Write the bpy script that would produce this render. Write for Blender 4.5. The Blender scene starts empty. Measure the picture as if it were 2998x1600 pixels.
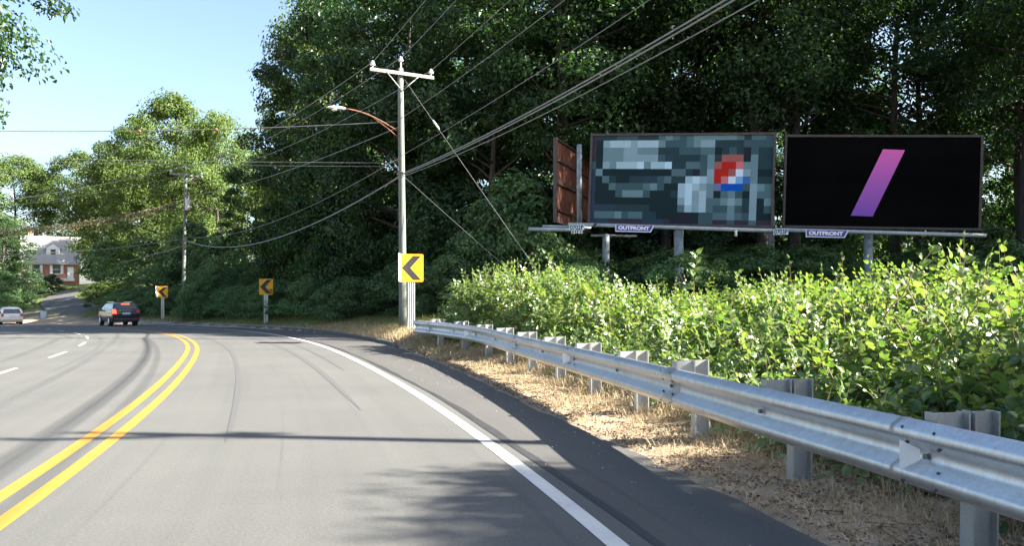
import bpy, bmesh, math, random
import numpy as np
from mathutils import Vector, Matrix, Quaternion

random.seed(7)
RNG = np.random.default_rng(7)
SC = bpy.context.scene
COL = SC.collection
R = math.radians

# ------------------------------------------------------------------ camera, world, sun, exposure
FPX = 2400.0            # focal length in photograph pixels (photo 2998 x 1600)
CAMH = 1.4              # eye height above the lane
cam_d = bpy.data.cameras.new('camera')
cam_d.sensor_width = 36.0
cam_d.lens = 36.0 * FPX / 2998.0
cam_d.shift_y = 80.0 / 2998.0
cam_d.clip_start = 0.1
cam_d.clip_end = 4000
cam = bpy.data.objects.new('camera', cam_d)
COL.objects.link(cam)
cam.location = (0, 0, CAMH)
cam.rotation_euler = (R(90), 0, 0)
SC.camera = cam

SUN_EL, SUN_AZ = R(31.0), R(97.2)       # azimuth clockwise from +Y
TO_SUN = Vector((math.cos(SUN_EL) * math.sin(SUN_AZ), math.cos(SUN_EL) * math.cos(SUN_AZ), math.sin(SUN_EL)))
world = bpy.data.worlds.new('World')
SC.world = world
world.use_nodes = True
wn = world.node_tree.nodes
bg = wn['Background']
sky = wn.new('ShaderNodeTexSky')
sky.sky_type = 'NISHITA'
sky.sun_disc = False
sky.sun_elevation = SUN_EL
sky.sun_rotation = SUN_AZ
sky.altitude = 0
sky.air_density = 1.0
sky.dust_density = 2.2
sky.ozone_density = 1.6
world.node_tree.links.new(sky.outputs[0], bg.inputs[0])
bg.inputs[1].default_value = 0.05
sun_d = bpy.data.lights.new('sun', 'SUN')
sun_d.energy = 5.0
sun_d.angle = R(0.53)
sun_d.color = (1.0, 0.93, 0.80)
sun = bpy.data.objects.new('sun', sun_d)
COL.objects.link(sun)
sun.rotation_euler = TO_SUN.to_track_quat('Z', 'Y').to_euler()
sun.location = (40, -6, 30)
SC.view_settings.view_transform = 'Standard'
SC.view_settings.look = 'None'
SC.view_settings.exposure = 2.85
SC.view_settings.gamma = 1.0
SC.view_settings.use_curve_mapping = False
SC.cycles.max_bounces = 8
SC.cycles.diffuse_bounces = 3
SC.cycles.glossy_bounces = 3
SC.cycles.transmission_bounces = 4

# ------------------------------------------------------------------ helpers
def srgb(r, g, b):
    f = lambda c: (c / 255 / 12.92) if c / 255 <= 0.04045 else ((c / 255 + 0.055) / 1.055) ** 2.4
    return (f(r), f(g), f(b), 1.0)

def tag(o, label=None, cat=None, group=None, kind=None):
    if label: o['label'] = label
    if cat: o['category'] = cat
    if group: o['group'] = group
    if kind: o['kind'] = kind
    return o

def empty(name, loc, rz=0.0, label=None, cat=None, group=None):
    o = bpy.data.objects.new(name, None)
    o.empty_display_size = 0.2
    o.location = loc
    o.rotation_euler = (0, 0, rz)
    COL.objects.link(o)
    return tag(o, label, cat, group)

def link(name, me, mat, parent=None):
    if mat is not None and not me.materials:
        me.materials.append(mat)
    o = bpy.data.objects.new(name, me)
    COL.objects.link(o)
    if parent is not None:
        o.parent = parent
    return o

def copy_tree(o, parent=None):
    c = o.copy()
    COL.objects.link(c)
    c.parent = parent
    for ch in o.children:
        copy_tree(ch, c)
    return c

class MB:
    """collects boxes, tubes, prisms; builds ONE mesh"""
    def __init__(s):
        s.v, s.f, s.sm = [], [], []
    def add(s, vs, fs, smooth=False):
        n = len(s.v)
        s.v += [tuple(p) for p in vs]
        s.f += [tuple(i + n for i in q) for q in fs]
        s.sm += [smooth] * len(fs)
        return s
    def box(s, c, size, M=None, bevel=0.0):
        x, y, z = size[0] / 2, size[1] / 2, size[2] / 2
        if bevel <= 0:
            vs = [(-x, -y, -z), (x, -y, -z), (x, y, -z), (-x, y, -z), (-x, -y, z), (x, -y, z), (x, y, z), (-x, y, z)]
            fs = [(0, 3, 2, 1), (4, 5, 6, 7), (0, 1, 5, 4), (1, 2, 6, 5), (2, 3, 7, 6), (3, 0, 4, 7)]
        else:
            bm = bmesh.new()
            bmesh.ops.create_cube(bm, size=1, matrix=Matrix.Diagonal((size[0], size[1], size[2], 1)))
            bmesh.ops.bevel(bm, geom=bm.edges[:], offset=bevel, segments=2, affect='EDGES', profile=0.6)
            bm.verts.index_update()
            vs = [tuple(v.co) for v in bm.verts]
            fs = [tuple(v.index for v in f.verts) for f in bm.faces]
            bm.free()
        c = Vector(c)
        vs = [((M @ Vector(v)) if M else Vector(v)) + c for v in vs]
        return s.add(vs, fs)
    def tube(s, pts, radii, n=8, cap=True):
        pts = [Vector(p) for p in pts]
        if not hasattr(radii, '__len__'):
            radii = [radii] * len(pts)
        vs, fs = [], []
        ref = None
        for i, p in enumerate(pts):
            t = (pts[min(i + 1, len(pts) - 1)] - pts[max(i - 1, 0)]).normalized()
            if ref is None:
                ref = t.orthogonal().normalized()
            ref = (ref - t * ref.dot(t)).normalized()
            b = t.cross(ref)
            for k in range(n):
                a = 2 * math.pi * k / n
                vs.append(p + (ref * math.cos(a) + b * math.sin(a)) * radii[i])
        for i in range(len(pts) - 1):
            for k in range(n):
                k2 = (k + 1) % n
                fs.append((i * n + k, i * n + k2, (i + 1) * n + k2, (i + 1) * n + k))
        s.add(vs, fs, True)
        if cap:
            m = len(s.v) - len(vs)
            s.f.append(tuple(m + k for k in reversed(range(n)))); s.sm.append(False)
            s.f.append(tuple(m + (len(pts) - 1) * n + k for k in range(n))); s.sm.append(False)
        return s
    def prism(s, poly, O, U, V, thick):
        """polygon in plane (O,U,V) extruded along U x V by thick"""
        O, U, V = Vector(O), Vector(U), Vector(V)
        W = U.cross(V).normalized() * thick
        n = len(poly)
        a = [O + U * p[0] + V * p[1] for p in poly]
        vs = a + [q + W for q in a]
        fs = [tuple(reversed(range(n))), tuple(range(n, 2 * n))]
        fs += [(i, (i + 1) % n, n + (i + 1) % n, n + i) for i in range(n)]
        return s.add(vs, fs)
    def mesh(s, name):
        me = bpy.data.meshes.new(name)
        me.from_pydata(s.v, [], s.f)
        me.polygons.foreach_set('use_smooth', s.sm)
        me.update()
        return me
    def build(s, name, mat, parent=None):
        return link(name, s.mesh(name), mat, parent)

def tri_mesh(name, V, F, smooth=False):
    """fast mesh from numpy arrays: V (n,3), F (m,k)"""
    me = bpy.data.meshes.new(name)
    F = np.asarray(F, dtype=np.int32)
    m, k = F.shape
    me.vertices.add(len(V)); me.loops.add(m * k); me.polygons.add(m)
    me.vertices.foreach_set('co', np.asarray(V, dtype=np.float32).ravel())
    me.loops.foreach_set('vertex_index', F.ravel())
    me.polygons.foreach_set('loop_start', np.arange(0, m * k, k, dtype=np.int32))
    me.polygons.foreach_set('loop_total', np.full(m, k, dtype=np.int32))
    me.polygons.foreach_set('use_smooth', np.full(m, smooth))
    me.update(calc_edges=True)
    return me

def nrm(a):
    return a / np.maximum(np.linalg.norm(a, axis=-1, keepdims=True), 1e-9)

def sm(x, a, b):
    t = np.clip((np.asarray(x, float) - a) / (b - a), 0, 1)
    return t * t * (3 - 2 * t)

# ------------------------------------------------------------------ materials
def new_mat(name):
    m = bpy.data.materials.new(name)
    m.use_nodes = True
    nt = m.node_tree
    return m, nt, nt.nodes['Principled BSDF'], nt.nodes, nt.links

def ramp(nodes, stops):
    r = nodes.new('ShaderNodeValToRGB')
    e = r.color_ramp.elements
    while len(e) < len(stops): e.new(0.5)
    for i, (p, c) in enumerate(stops):
        e[i].position = p; e[i].color = c if len(c) == 4 else (*c, 1)
    return r

def noise(nodes, links, scale, detail=4, rough=0.55, vec=None):
    n = nodes.new('ShaderNodeTexNoise')
    n.inputs['Scale'].default_value = scale
    n.inputs['Detail'].default_value = detail
    n.inputs['Roughness'].default_value = rough
    if vec is not None: links.new(vec, n.inputs['Vector'])
    return n

def mixc(nodes, links, fac, a, b, mode='MIX'):
    n = nodes.new('ShaderNodeMix')
    n.data_type = 'RGBA'; n.blend_type = mode
    for sock, val in ((n.inputs[0], fac), (n.inputs[6], a), (n.inputs[7], b)):
        if hasattr(val, 'is_output'): links.new(val, sock)
        elif hasattr(val, '__len__'): sock.default_value = val if len(val) == 4 else (*val, 1)
        else: sock.default_value = val
    return n.outputs[2]

def math_n(nodes, links, op, a, b=0.0):
    n = nodes.new('ShaderNodeMath'); n.operation = op
    for i, val in enumerate((a, b)):
        if hasattr(val, 'is_output'): links.new(val, n.inputs[i])
        else: n.inputs[i].default_value = val
    return n.outputs[0]

def bump(nodes, links, h, bsdf, strength=0.3, dist=0.01):
    b = nodes.new('ShaderNodeBump')
    b.inputs['Strength'].default_value = strength
    b.inputs['Distance'].default_value = dist
    links.new(h, b.inputs['Height'])
    links.new(b.outputs[0], bsdf.inputs['Normal'])

def mat_simple(name, col, rough=0.6, metal=0.0, var=0.15, scale=6.0, spec=0.5, coord='Object', stretch=None):
    """plain material with a little mottling"""
    m, nt, b, N, L = new_mat(name)
    tc = N.new('ShaderNodeTexCoord')
    vec = tc.outputs[coord]
    if stretch:
        mp = N.new('ShaderNodeMapping'); mp.inputs['Scale'].default_value = stretch
        L.new(vec, mp.inputs['Vector']); vec = mp.outputs[0]
    n = noise(N, L, scale, 5, 0.6, vec)
    c = Vector(col[:3])
    r = ramp(N, [(0.3, tuple(c * (1 - var))), (0.7, tuple(c * (1 + var)))])
    L.new(n.outputs[0], r.inputs[0])
    L.new(r.outputs[0], b.inputs['Base Color'])
    b.inputs['Roughness'].default_value = rough
    b.inputs['Metallic'].default_value = metal
    b.inputs['Specular IOR Level'].default_value = spec
    return m

def mat_leaf(name, dark, light, back, rough=0.45, trans=0.35, spec=0.5, tint=0.25):
    """leaf: per-leaf random colour, light shining through"""
    m, nt, b, N, L = new_mat(name)
    geo = N.new('ShaderNodeNewGeometry')
    r = ramp(N, [(0.0, dark), (0.55, tuple((np.array(dark) + np.array(light)) / 2)), (1.0, light)])
    L.new(geo.outputs['Random Per Island'], r.inputs[0])
    oi = N.new('ShaderNodeObjectInfo')
    hsv = N.new('ShaderNodeHueSaturation')
    mr = N.new('ShaderNodeMapRange')
    mr.inputs[3].default_value = 1 - tint; mr.inputs[4].default_value = 1 + tint
    L.new(oi.outputs['Random'], mr.inputs[0])
    L.new(mr.outputs[0], hsv.inputs['Value'])
    L.new(r.outputs[0], hsv.inputs['Color'])
    L.new(hsv.outputs[0], b.inputs['Base Color'])
    b.inputs['Roughness'].default_value = rough
    b.inputs['Specular IOR Level'].default_value = spec
    tr = N.new('ShaderNodeBsdfTranslucent')
    L.new(mixc(N, L, 1.0, hsv.outputs[0], back, 'MULTIPLY'), tr.inputs[0])
    mx = N.new('ShaderNodeMixShader'); mx.inputs[0].default_value = trans
    L.new(b.outputs[0], mx.inputs[1]); L.new(tr.outputs[0], mx.inputs[2])
    L.new(mx.outputs[0], N['Material Output'].inputs[0])
    return m

M = {}
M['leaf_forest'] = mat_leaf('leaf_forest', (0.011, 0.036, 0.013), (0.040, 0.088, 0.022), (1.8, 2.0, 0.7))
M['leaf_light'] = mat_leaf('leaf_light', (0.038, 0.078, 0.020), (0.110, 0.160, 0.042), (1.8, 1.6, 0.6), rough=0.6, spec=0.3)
M['leaf_shrub'] = mat_leaf('leaf_shrub', (0.048, 0.110, 0.042), (0.115, 0.195, 0.075), (1.6, 1.5, 0.7))
M['leaf_yew'] = mat_leaf('leaf_yew', (0.014, 0.035, 0.014), (0.035, 0.070, 0.022), (1.2, 1.2, 0.6), trans=0.15)
M['leaf_knotweed'] = mat_leaf('leaf_knotweed', (0.050, 0.110, 0.032), (0.160, 0.220, 0.080), (1.5, 1.5, 0.55), rough=0.34, trans=0.42, spec=0.55, tint=0.0)
M['leaf_vine'] = mat_leaf('leaf_vine', (0.05, 0.07, 0.03), (0.16, 0.13, 0.08), (1.2, 1.2, 0.7))
M['straw'] = mat_leaf('straw', (0.28, 0.21, 0.125), (0.56, 0.46, 0.30), (1.0, 0.95, 0.8), rough=0.7, trans=0.25, spec=0.2)
M['grass'] = mat_leaf('grass', (0.07, 0.115, 0.03), (0.22, 0.22, 0.075), (1.4, 1.3, 0.6), rough=0.6, trans=0.3, spec=0.3)
M['litter'] = mat_leaf('litter', (0.05, 0.035, 0.025), (0.30, 0.20, 0.12), (1, 1, 1), rough=0.8, trans=0.05, spec=0.2)
M['pebble'] = mat_leaf('pebble', (0.12, 0.11, 0.10), (0.46, 0.43, 0.39), (1, 1, 1), rough=0.8, trans=0.0, spec=0.3)

def mat_bark():
    m, nt, b, N, L = new_mat('bark')
    tc = N.new('ShaderNodeTexCoord')
    mp = N.new('ShaderNodeMapping'); mp.inputs['Scale'].default_value = (9, 9, 1.6)
    L.new(tc.outputs['Object'], mp.inputs['Vector'])
    n = noise(N, L, 1.0, 8, 0.65, mp.outputs[0])
    r = ramp(N, [(0.3, (0.022, 0.018, 0.015)), (0.7, (0.085, 0.070, 0.058))])
    L.new(n.outputs[0], r.inputs[0]); L.new(r.outputs[0], b.inputs['Base Color'])
    b.inputs['Roughness'].default_value = 0.9
    bump(N, L, n.outputs[0], b, 0.8, 0.05)
    return m
M['bark'] = mat_bark()
M['stem'] = mat_simple('stem', (0.16, 0.10, 0.05), 0.6, var=0.4, scale=3)

def mat_pole_wood():
    m, nt, b, N, L = new_mat('weathered_pole')
    tc = N.new('ShaderNodeTexCoord')
    mp = N.new('ShaderNodeMapping'); mp.inputs['Scale'].default_value = (14, 14, 0.7)
    L.new(tc.outputs['Object'], mp.inputs['Vector'])
    n = noise(N, L, 1.0, 7, 0.7, mp.outputs[0])
    r = ramp(N, [(0.28, (0.075, 0.088, 0.078)), (0.55, (0.135, 0.155, 0.138)), (0.8, (0.19, 0.205, 0.185))])
    L.new(n.outputs[0], r.inputs[0]); L.new(r.outputs[0], b.inputs['Base Color'])
    b.inputs['Roughness'].default_value = 0.85
    bump(N, L, n.outputs[0], b, 0.5, 0.02)
    return m
M['pole_wood'] = mat_pole_wood()
M['arm_wood'] = mat_simple('crossarm_wood', (0.22, 0.215, 0.205), 0.8, var=0.25, scale=3, stretch=(1.5, 20, 20))

def mat_galv(name, col, rough, metal=0.75):
    m, nt, b, N, L = new_mat(name)
    tc = N.new('ShaderNodeTexCoord')
    n1 = noise(N, L, 55, 2, 0.5, tc.outputs['Object'])
    n2 = noise(N, L, 1.3, 6, 0.6, tc.outputs['Object'])
    mp = N.new('ShaderNodeMapping'); mp.inputs['Scale'].default_value = (9, 9, 0.6)
    L.new(tc.outputs['Object'], mp.inputs['Vector'])
    n3 = noise(N, L, 2.0, 4, 0.6, mp.outputs[0])
    c = Vector(col)
    a = ramp(N, [(0.3, tuple(c * 0.93)), (0.7, tuple(c * 1.05))])
    L.new(n1.outputs[0], a.inputs[0])
    st = ramp(N, [(0.35, (0.78, 0.76, 0.73)), (0.62, (1, 1, 1))])
    L.new(math_n(N, L, 'ADD', math_n(N, L, 'MULTIPLY', n2.outputs[0], 0.5), math_n(N, L, 'MULTIPLY', n3.outputs[0], 0.5)), st.inputs[0])
    L.new(mixc(N, L, 1.0, a.outputs[0], st.outputs[0], 'MULTIPLY'), b.inputs['Base Color'])
    b.inputs['Metallic'].default_value = metal
    rr = N.new('ShaderNodeMapRange'); rr.inputs[3].default_value = rough - 0.1; rr.inputs[4].default_value = rough + 0.15
    L.new(n2.outputs[0], rr.inputs[0]); L.new(rr.outputs[0], b.inputs['Roughness'])
    bump(N, L, n2.outputs[0], b, 0.05, 0.01)
    return m
M['galv'] = mat_galv('galvanised_rail', (0.60, 0.63, 0.66), 0.40, 0.85)
M['galv_post'] = mat_galv('galvanised_post', (0.33, 0.345, 0.35), 0.55, 0.45)
M['zinc'] = mat_galv('zinc_sign_post', (0.66, 0.66, 0.66), 0.45, 0.6)
M['steel_grey'] = mat_simple('painted_steel_grey', (0.30, 0.34, 0.37), 0.6, var=0.25, scale=4)
M['cable'] = mat_simple('cable', (0.10, 0.10, 0.10), 0.5, var=0.2)
M['wire'] = mat_simple('wire', (0.22, 0.24, 0.23), 0.4, 0.3, var=0.2)
M['wire_light'] = mat_simple('wire_light', (0.17, 0.18, 0.178), 0.4, 0.2, var=0.2)
M['porcelain'] = mat_simple('porcelain', (0.62, 0.64, 0.66), 0.3, var=0.05)
M['reflector'] = mat_simple('reflector_white', (0.88, 0.87, 0.84), 0.4, var=0.03)
M['rust'] = mat_simple('rust', (0.14, 0.058, 0.036), 0.85, var=0.45, scale=9)
M['rust_panel'] = mat_simple('rust_panel', (0.12, 0.040, 0.024), 0.8, var=0.5, scale=2.5, stretch=(1, 1, 0.4))
M['white_paint'] = mat_simple('white_paint', (0.74, 0.74, 0.72), 0.5, var=0.06)
M['lamp_grey'] = mat_simple('lamp_grey', (0.55, 0.56, 0.55), 0.5, var=0.08)
M['lens'] = mat_simple('lens', (0.75, 0.78, 0.75), 0.2, var=0.05)
M['photocell'] = mat_simple('photocell', (0.05, 0.25, 0.45), 0.4, var=0.1)
M['black'] = mat_simple('black_print', (0.018, 0.018, 0.020), 0.45, var=0.1)
M['sign_yellow'] = mat_simple('sign_yellow', (0.74, 0.36, 0.008), 0.42, var=0.03, scale=2)
M['sign_back'] = mat_simple('sign_back', (0.70, 0.69, 0.72), 0.45, 0.1, var=0.05)
M['white_line'] = None
M['frame_dark'] = mat_simple('frame_dark', (0.055, 0.042, 0.040), 0.6, var=0.25, scale=5)
M['purple'] = mat_simple('purple_print', (0.085, 0.045, 0.30), 0.45, var=0.05)
M['plate_white'] = mat_simple('plate_white', (0.62, 0.72, 0.76), 0.5, var=0.05)

# ------------------------------------------------------------------ road line (centre = double yellow), sampled spline
YP = np.array([(-1.2, -14), (-1.55, -6), (-2.2, 0), (-3.385, 5.42), (-4.32, 8.94), (-5.65, 13.39), (-7.14, 17.87), (-9.39, 24.17),
               (-11.8, 29.7), (-14.3, 34.6), (-16.6, 38.2), (-20, 43), (-29, 55.5), (-50.4, 78.7), (-75, 102), (-110, 132), (-160, 172), (-230, 225)], float)
def crom(P, n=60):
    out = []
    for i in range(1, len(P) - 2):
        p0, p1, p2, p3 = P[i - 1:i + 3]
        d = [max(np.linalg.norm(b - a), 1e-6) ** .5 for a, b in ((p0, p1), (p1, p2), (p2, p3))]
        t0 = 0; t1 = d[0]; t2 = t1 + d[1]; t3 = t2 + d[2]
        for t in np.linspace(t1, t2, n, endpoint=False):
            A1 = (t1 - t) / (t1 - t0) * p0 + (t - t0) / (t1 - t0) * p1
            A2 = (t2 - t) / (t2 - t1) * p1 + (t - t1) / (t2 - t1) * p2
            A3 = (t3 - t) / (t3 - t2) * p2 + (t - t2) / (t3 - t2) * p3
            B1 = (t2 - t) / (t2 - t0) * A1 + (t - t0) / (t2 - t0) * A2
            B2 = (t3 - t) / (t3 - t1) * A2 + (t - t1) / (t3 - t1) * A3
            out.append((t2 - t) / (t2 - t1) * B1 + (t - t1) / (t2 - t1) * B2)
    return np.array(out)
def resample(C, step):
    seg = np.r_[0, np.cumsum(np.linalg.norm(np.diff(C, axis=0), axis=1))]
    S = np.arange(0, seg[-1], step)
    return S, np.stack([np.interp(S, seg, C[:, k]) for k in range(C.shape[1])], 1)
RS, RC = resample(crom(YP), 0.5)
_k = np.hanning(25); _k /= _k.sum()
_p = np.pad(RC, ((12, 12), (0, 0)), mode='reflect', reflect_type='odd')
RC = np.c_[np.convolve(_p[:, 0], _k, 'valid'), np.convolve(_p[:, 1], _k, 'valid')]
RT = nrm(np.gradient(RC, axis=0))
RN = np.c_[RT[:, 1], -RT[:, 0]]                # points to the right (outside of the bend)
SMAX = RS[-1]
def road_z(s):
    xs = np.array([0, 28, 36, 45, 51, 69, 100, 130, 200, 300])
    zs = np.array([0, 0, -.02, -.06, -.12, -.35, -1.0, -1.5, -2.0, -2.4])
    return sum(np.interp(np.asarray(s, float) + d, xs, zs) for d in (-4, -2, 0, 2, 4)) / 5
def edge_off(s):
    return np.interp(s, [0, 9.5, 15.5, 22, 27.5, 31, 41, 400], [4.9, 4.9, 4.89, 5.29, 5.6, 5.81, 6.0, 6.0])
def road_pt(s, o):
    s = np.asarray(s, float)
    x = np.interp(s, RS, RC[:, 0]); y = np.interp(s, RS, RC[:, 1])
    nx = np.interp(s, RS, RN[:, 0]); ny = np.interp(s, RS, RN[:, 1])
    return np.stack([x + nx * o, y + ny * o], -1)
def road_so(x, y):
    x = np.atleast_1d(np.asarray(x, float)); y = np.atleast_1d(np.asarray(y, float))
    s = np.empty_like(x); o = np.empty_like(x)
    for a in range(0, len(x), 4000):
        P = np.c_[x[a:a + 4000], y[a:a + 4000]]
        d = ((P[:, None, :] - RC[None]) ** 2).sum(2)
        i = d.argmin(1)
        D = P - RC[i]
        s[a:a + 4000] = RS[i] + (D * RT[i]).sum(1)
        sd = (D * RN[i]).sum(1)
        o[a:a + 4000] = np.where(np.abs((D * RT[i]).sum(1)) > 1.0, np.sign(sd) * np.sqrt(d[np.arange(len(i)), i]), sd)
    return s, o
def wob(x, y, f=1.0, ph=0.0):
    return (np.sin(x * 1.3 * f + ph) * np.cos(y * 1.7 * f + 2.1 * ph) + 0.6 * np.sin(x * 2.9 * f + 1.7 + ph) * np.sin(y * 2.3 * f + .4)
            + 0.4 * np.cos(x * 5.3 * f + y * 4.1 * f + ph)) / 2.0
def ground_z(x, y):
    sc = np.ndim(x) == 0
    s, o = road_so(x, y)
    x = np.atleast_1d(np.asarray(x, float)); y = np.atleast_1d(np.asarray(y, float))
    zr = road_z(s)
    e = o - edge_off(s)
    b = np.interp(s, [0, 20, 28, 36, 60, 80, 100, 400], [.05, .05, .12, .15, .13, .20, .37, .37])
    Lc = np.interp(s, [0, 30, 60, 90], [12, 12, 14, 22])
    ep = np.maximum(e, 0)
    z = zr + b * Lc * (1 - np.exp(-ep / Lc)) + 0.11 * sm(e, 0.02, 0.3) * sm(s, 27, 30) + 0.17 * np.exp(-((s - 31.5) / 4.5) ** 2) * sm(e, 0, 1)
    z = z + 0.035 * wob(x, y, 1.0) * sm(e, 0.1, 1.0) + 0.012 * wob(x, y, 4.3, 1.0) * sm(e, 0.05, 0.3)
    z = np.where(e < 0.03, zr - 0.03 - 0.05 * sm(-e, 0.0, 0.4), z)
    le = -9.3 - o
    z = np.where(le > 0, zr + 0.05 * np.minimum(le, 20) + 0.02, z)
    return float(z[0]) if sc else z

# ------------------------------------------------------------------ ground sheet
def ground():
    def axis(lo, hi, fine_lo, fine_hi, step):
        a = list(np.arange(fine_lo, fine_hi, step))
        d, v = step, fine_hi
        while v < hi:
            a.append(v); d = min(d * 1.16, 60); v += d
        a.append(hi)
        d, v = step, fine_lo - step
        while v > lo:
            a.insert(0, v); d = min(d * 1.16, 60); v -= d
        a.insert(0, lo)
        return np.array(a)
    xs = axis(-900, 900, -8, 8, 0.22)
    ys = axis(-300, 1500, 3.5, 33, 0.22)
    X, Y = np.meshgrid(xs, ys)
    Z = ground_z(X.ravel(), Y.ravel())
    s, o = road_so(X.ravel(), Y.ravel())
    V = np.c_[X.ravel(), Y.ravel(), Z]
    nx = len(xs); ny = len(ys)
    i = np.arange(nx * ny).reshape(ny, nx)
    F = np.stack([i[:-1, :-1], i[:-1, 1:], i[1:, 1:], i[1:, :-1]], -1).reshape(-1, 4)
    me = tri_mesh('ground', V, F, True)
    at = me.attributes.new('verge', 'FLOAT', 'POINT')
    e = o - edge_off(s)
    at.data.foreach_set('value', np.clip(1 - (e - 1.2) / 3.0, 0, 1).astype(np.float32))
    at = me.attributes.new('lawn', 'FLOAT', 'POINT')
    lw = sm(s, 92, 105) * sm(e, 3, 7)
    at.data.foreach_set('value', lw.astype(np.float32))
    m, nt, b, N, L = new_mat('soil')
    tc = N.new('ShaderNodeTexCoord'); P = tc.outputs['Object']
    n1 = noise(N, L, 0.9, 8, 0.65, P); n2 = noise(N, L, 14, 6, 0.7, P); n3 = noise(N, L, 90, 4, 0.7, P)
    dirt = ramp(N, [(0.30, (0.15, 0.12, 0.095)), (0.46, (0.34, 0.265, 0.195)), (0.60, (0.47, 0.38, 0.28)), (0.8, (0.54, 0.46, 0.37))])
    L.new(math_n(N, L, 'ADD', math_n(N, L, 'MULTIPLY', n1.outputs[0], 0.55), math_n(N, L, 'MULTIPLY', n2.outputs[0], 0.45)), dirt.inputs[0])
    soil = ramp(N, [(0.35, (0.022, 0.020, 0.013)), (0.65, (0.07, 0.055, 0.035))])
    L.new(n2.outputs[0], soil.inputs[0])
    lawn = ramp(N, [(0.35, (0.06, 0.10, 0.03)), (0.65, (0.13, 0.16, 0.05))])
    L.new(n1.outputs[0], lawn.inputs[0])
    a1 = N.new('ShaderNodeAttribute'); a1.attribute_name = 'verge'
    a2 = N.new('ShaderNodeAttribute'); a2.attribute_name = 'lawn'
    sp = ramp(N, [(0.30, (0.45, 0.45, 0.47)), (0.5, (1, 1, 1)), (0.75, (1.25, 1.2, 1.15))])
    L.new(n3.outputs[0], sp.inputs[0])
    c = mixc(N, L, a1.outputs['Fac'], soil.outputs[0], dirt.outputs[0])
    c = mixc(N, L, a2.outputs['Fac'], c, lawn.outputs[0])
    c = mixc(N, L, 1.0, c, sp.outputs[0], 'MULTIPLY')
    L.new(c, b.inputs['Base Color'])
    b.inputs['Roughness'].default_value = 0.95
    b.inputs['Specular IOR Level'].default_value = 0.2
    bump(N, L, n3.outputs[0], b, 0.9, 0.03)
    o = link('ground', me, m)
    tag(o, kind='structure')
    return o
ground()

# ------------------------------------------------------------------ road surface with markings
def strip(name, s0, s1, offs, z, mat, step=0.5, kind='structure', uv=True, rag=0.0):
    """ribbon along the road; offs = list of constants or functions of s"""
    S = np.arange(s0, s1 + 1e-6, step)
    cols = []
    for j, of in enumerate(offs):
        ov = of(S) if callable(of) else np.full_like(S, of)
        cols.append(ov)
    O = np.stack(cols, 1)
    if rag:
        O[:, -1] += rag * (np.sin(S * 3.1) * .5 + np.sin(S * 7.7 + 1) * .35 + np.sin(S * 19.3) * .25 + RNG.normal(0, .35, len(S)))
    P = np.stack([road_pt(S, O[:, j]) for j in range(O.shape[1])], 1)
    Z = np.repeat(road_z(S)[:, None], O.shape[1], 1) + z
    V = np.concatenate([P, Z[..., None]], -1).reshape(-1, 3)
    n, k = O.shape
    i = np.arange(n * k).reshape(n, k)
    F = np.stack([i[:-1, :-1], i[:-1, 1:], i[1:, 1:], i[1:, :-1]], -1).reshape(-1, 4)
    me = tri_mesh(name, V, F, True)
    if uv:
        u = me.uv_layers.new(name='along')
        idx = F.ravel()
        u.data.foreach_set('uv', np.stack([O.ravel()[idx], np.repeat(S, k)[idx]], -1).astype(np.float32).ravel())
    o = link(name, me, mat)
    if kind: tag(o, kind=kind)
    return o

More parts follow.
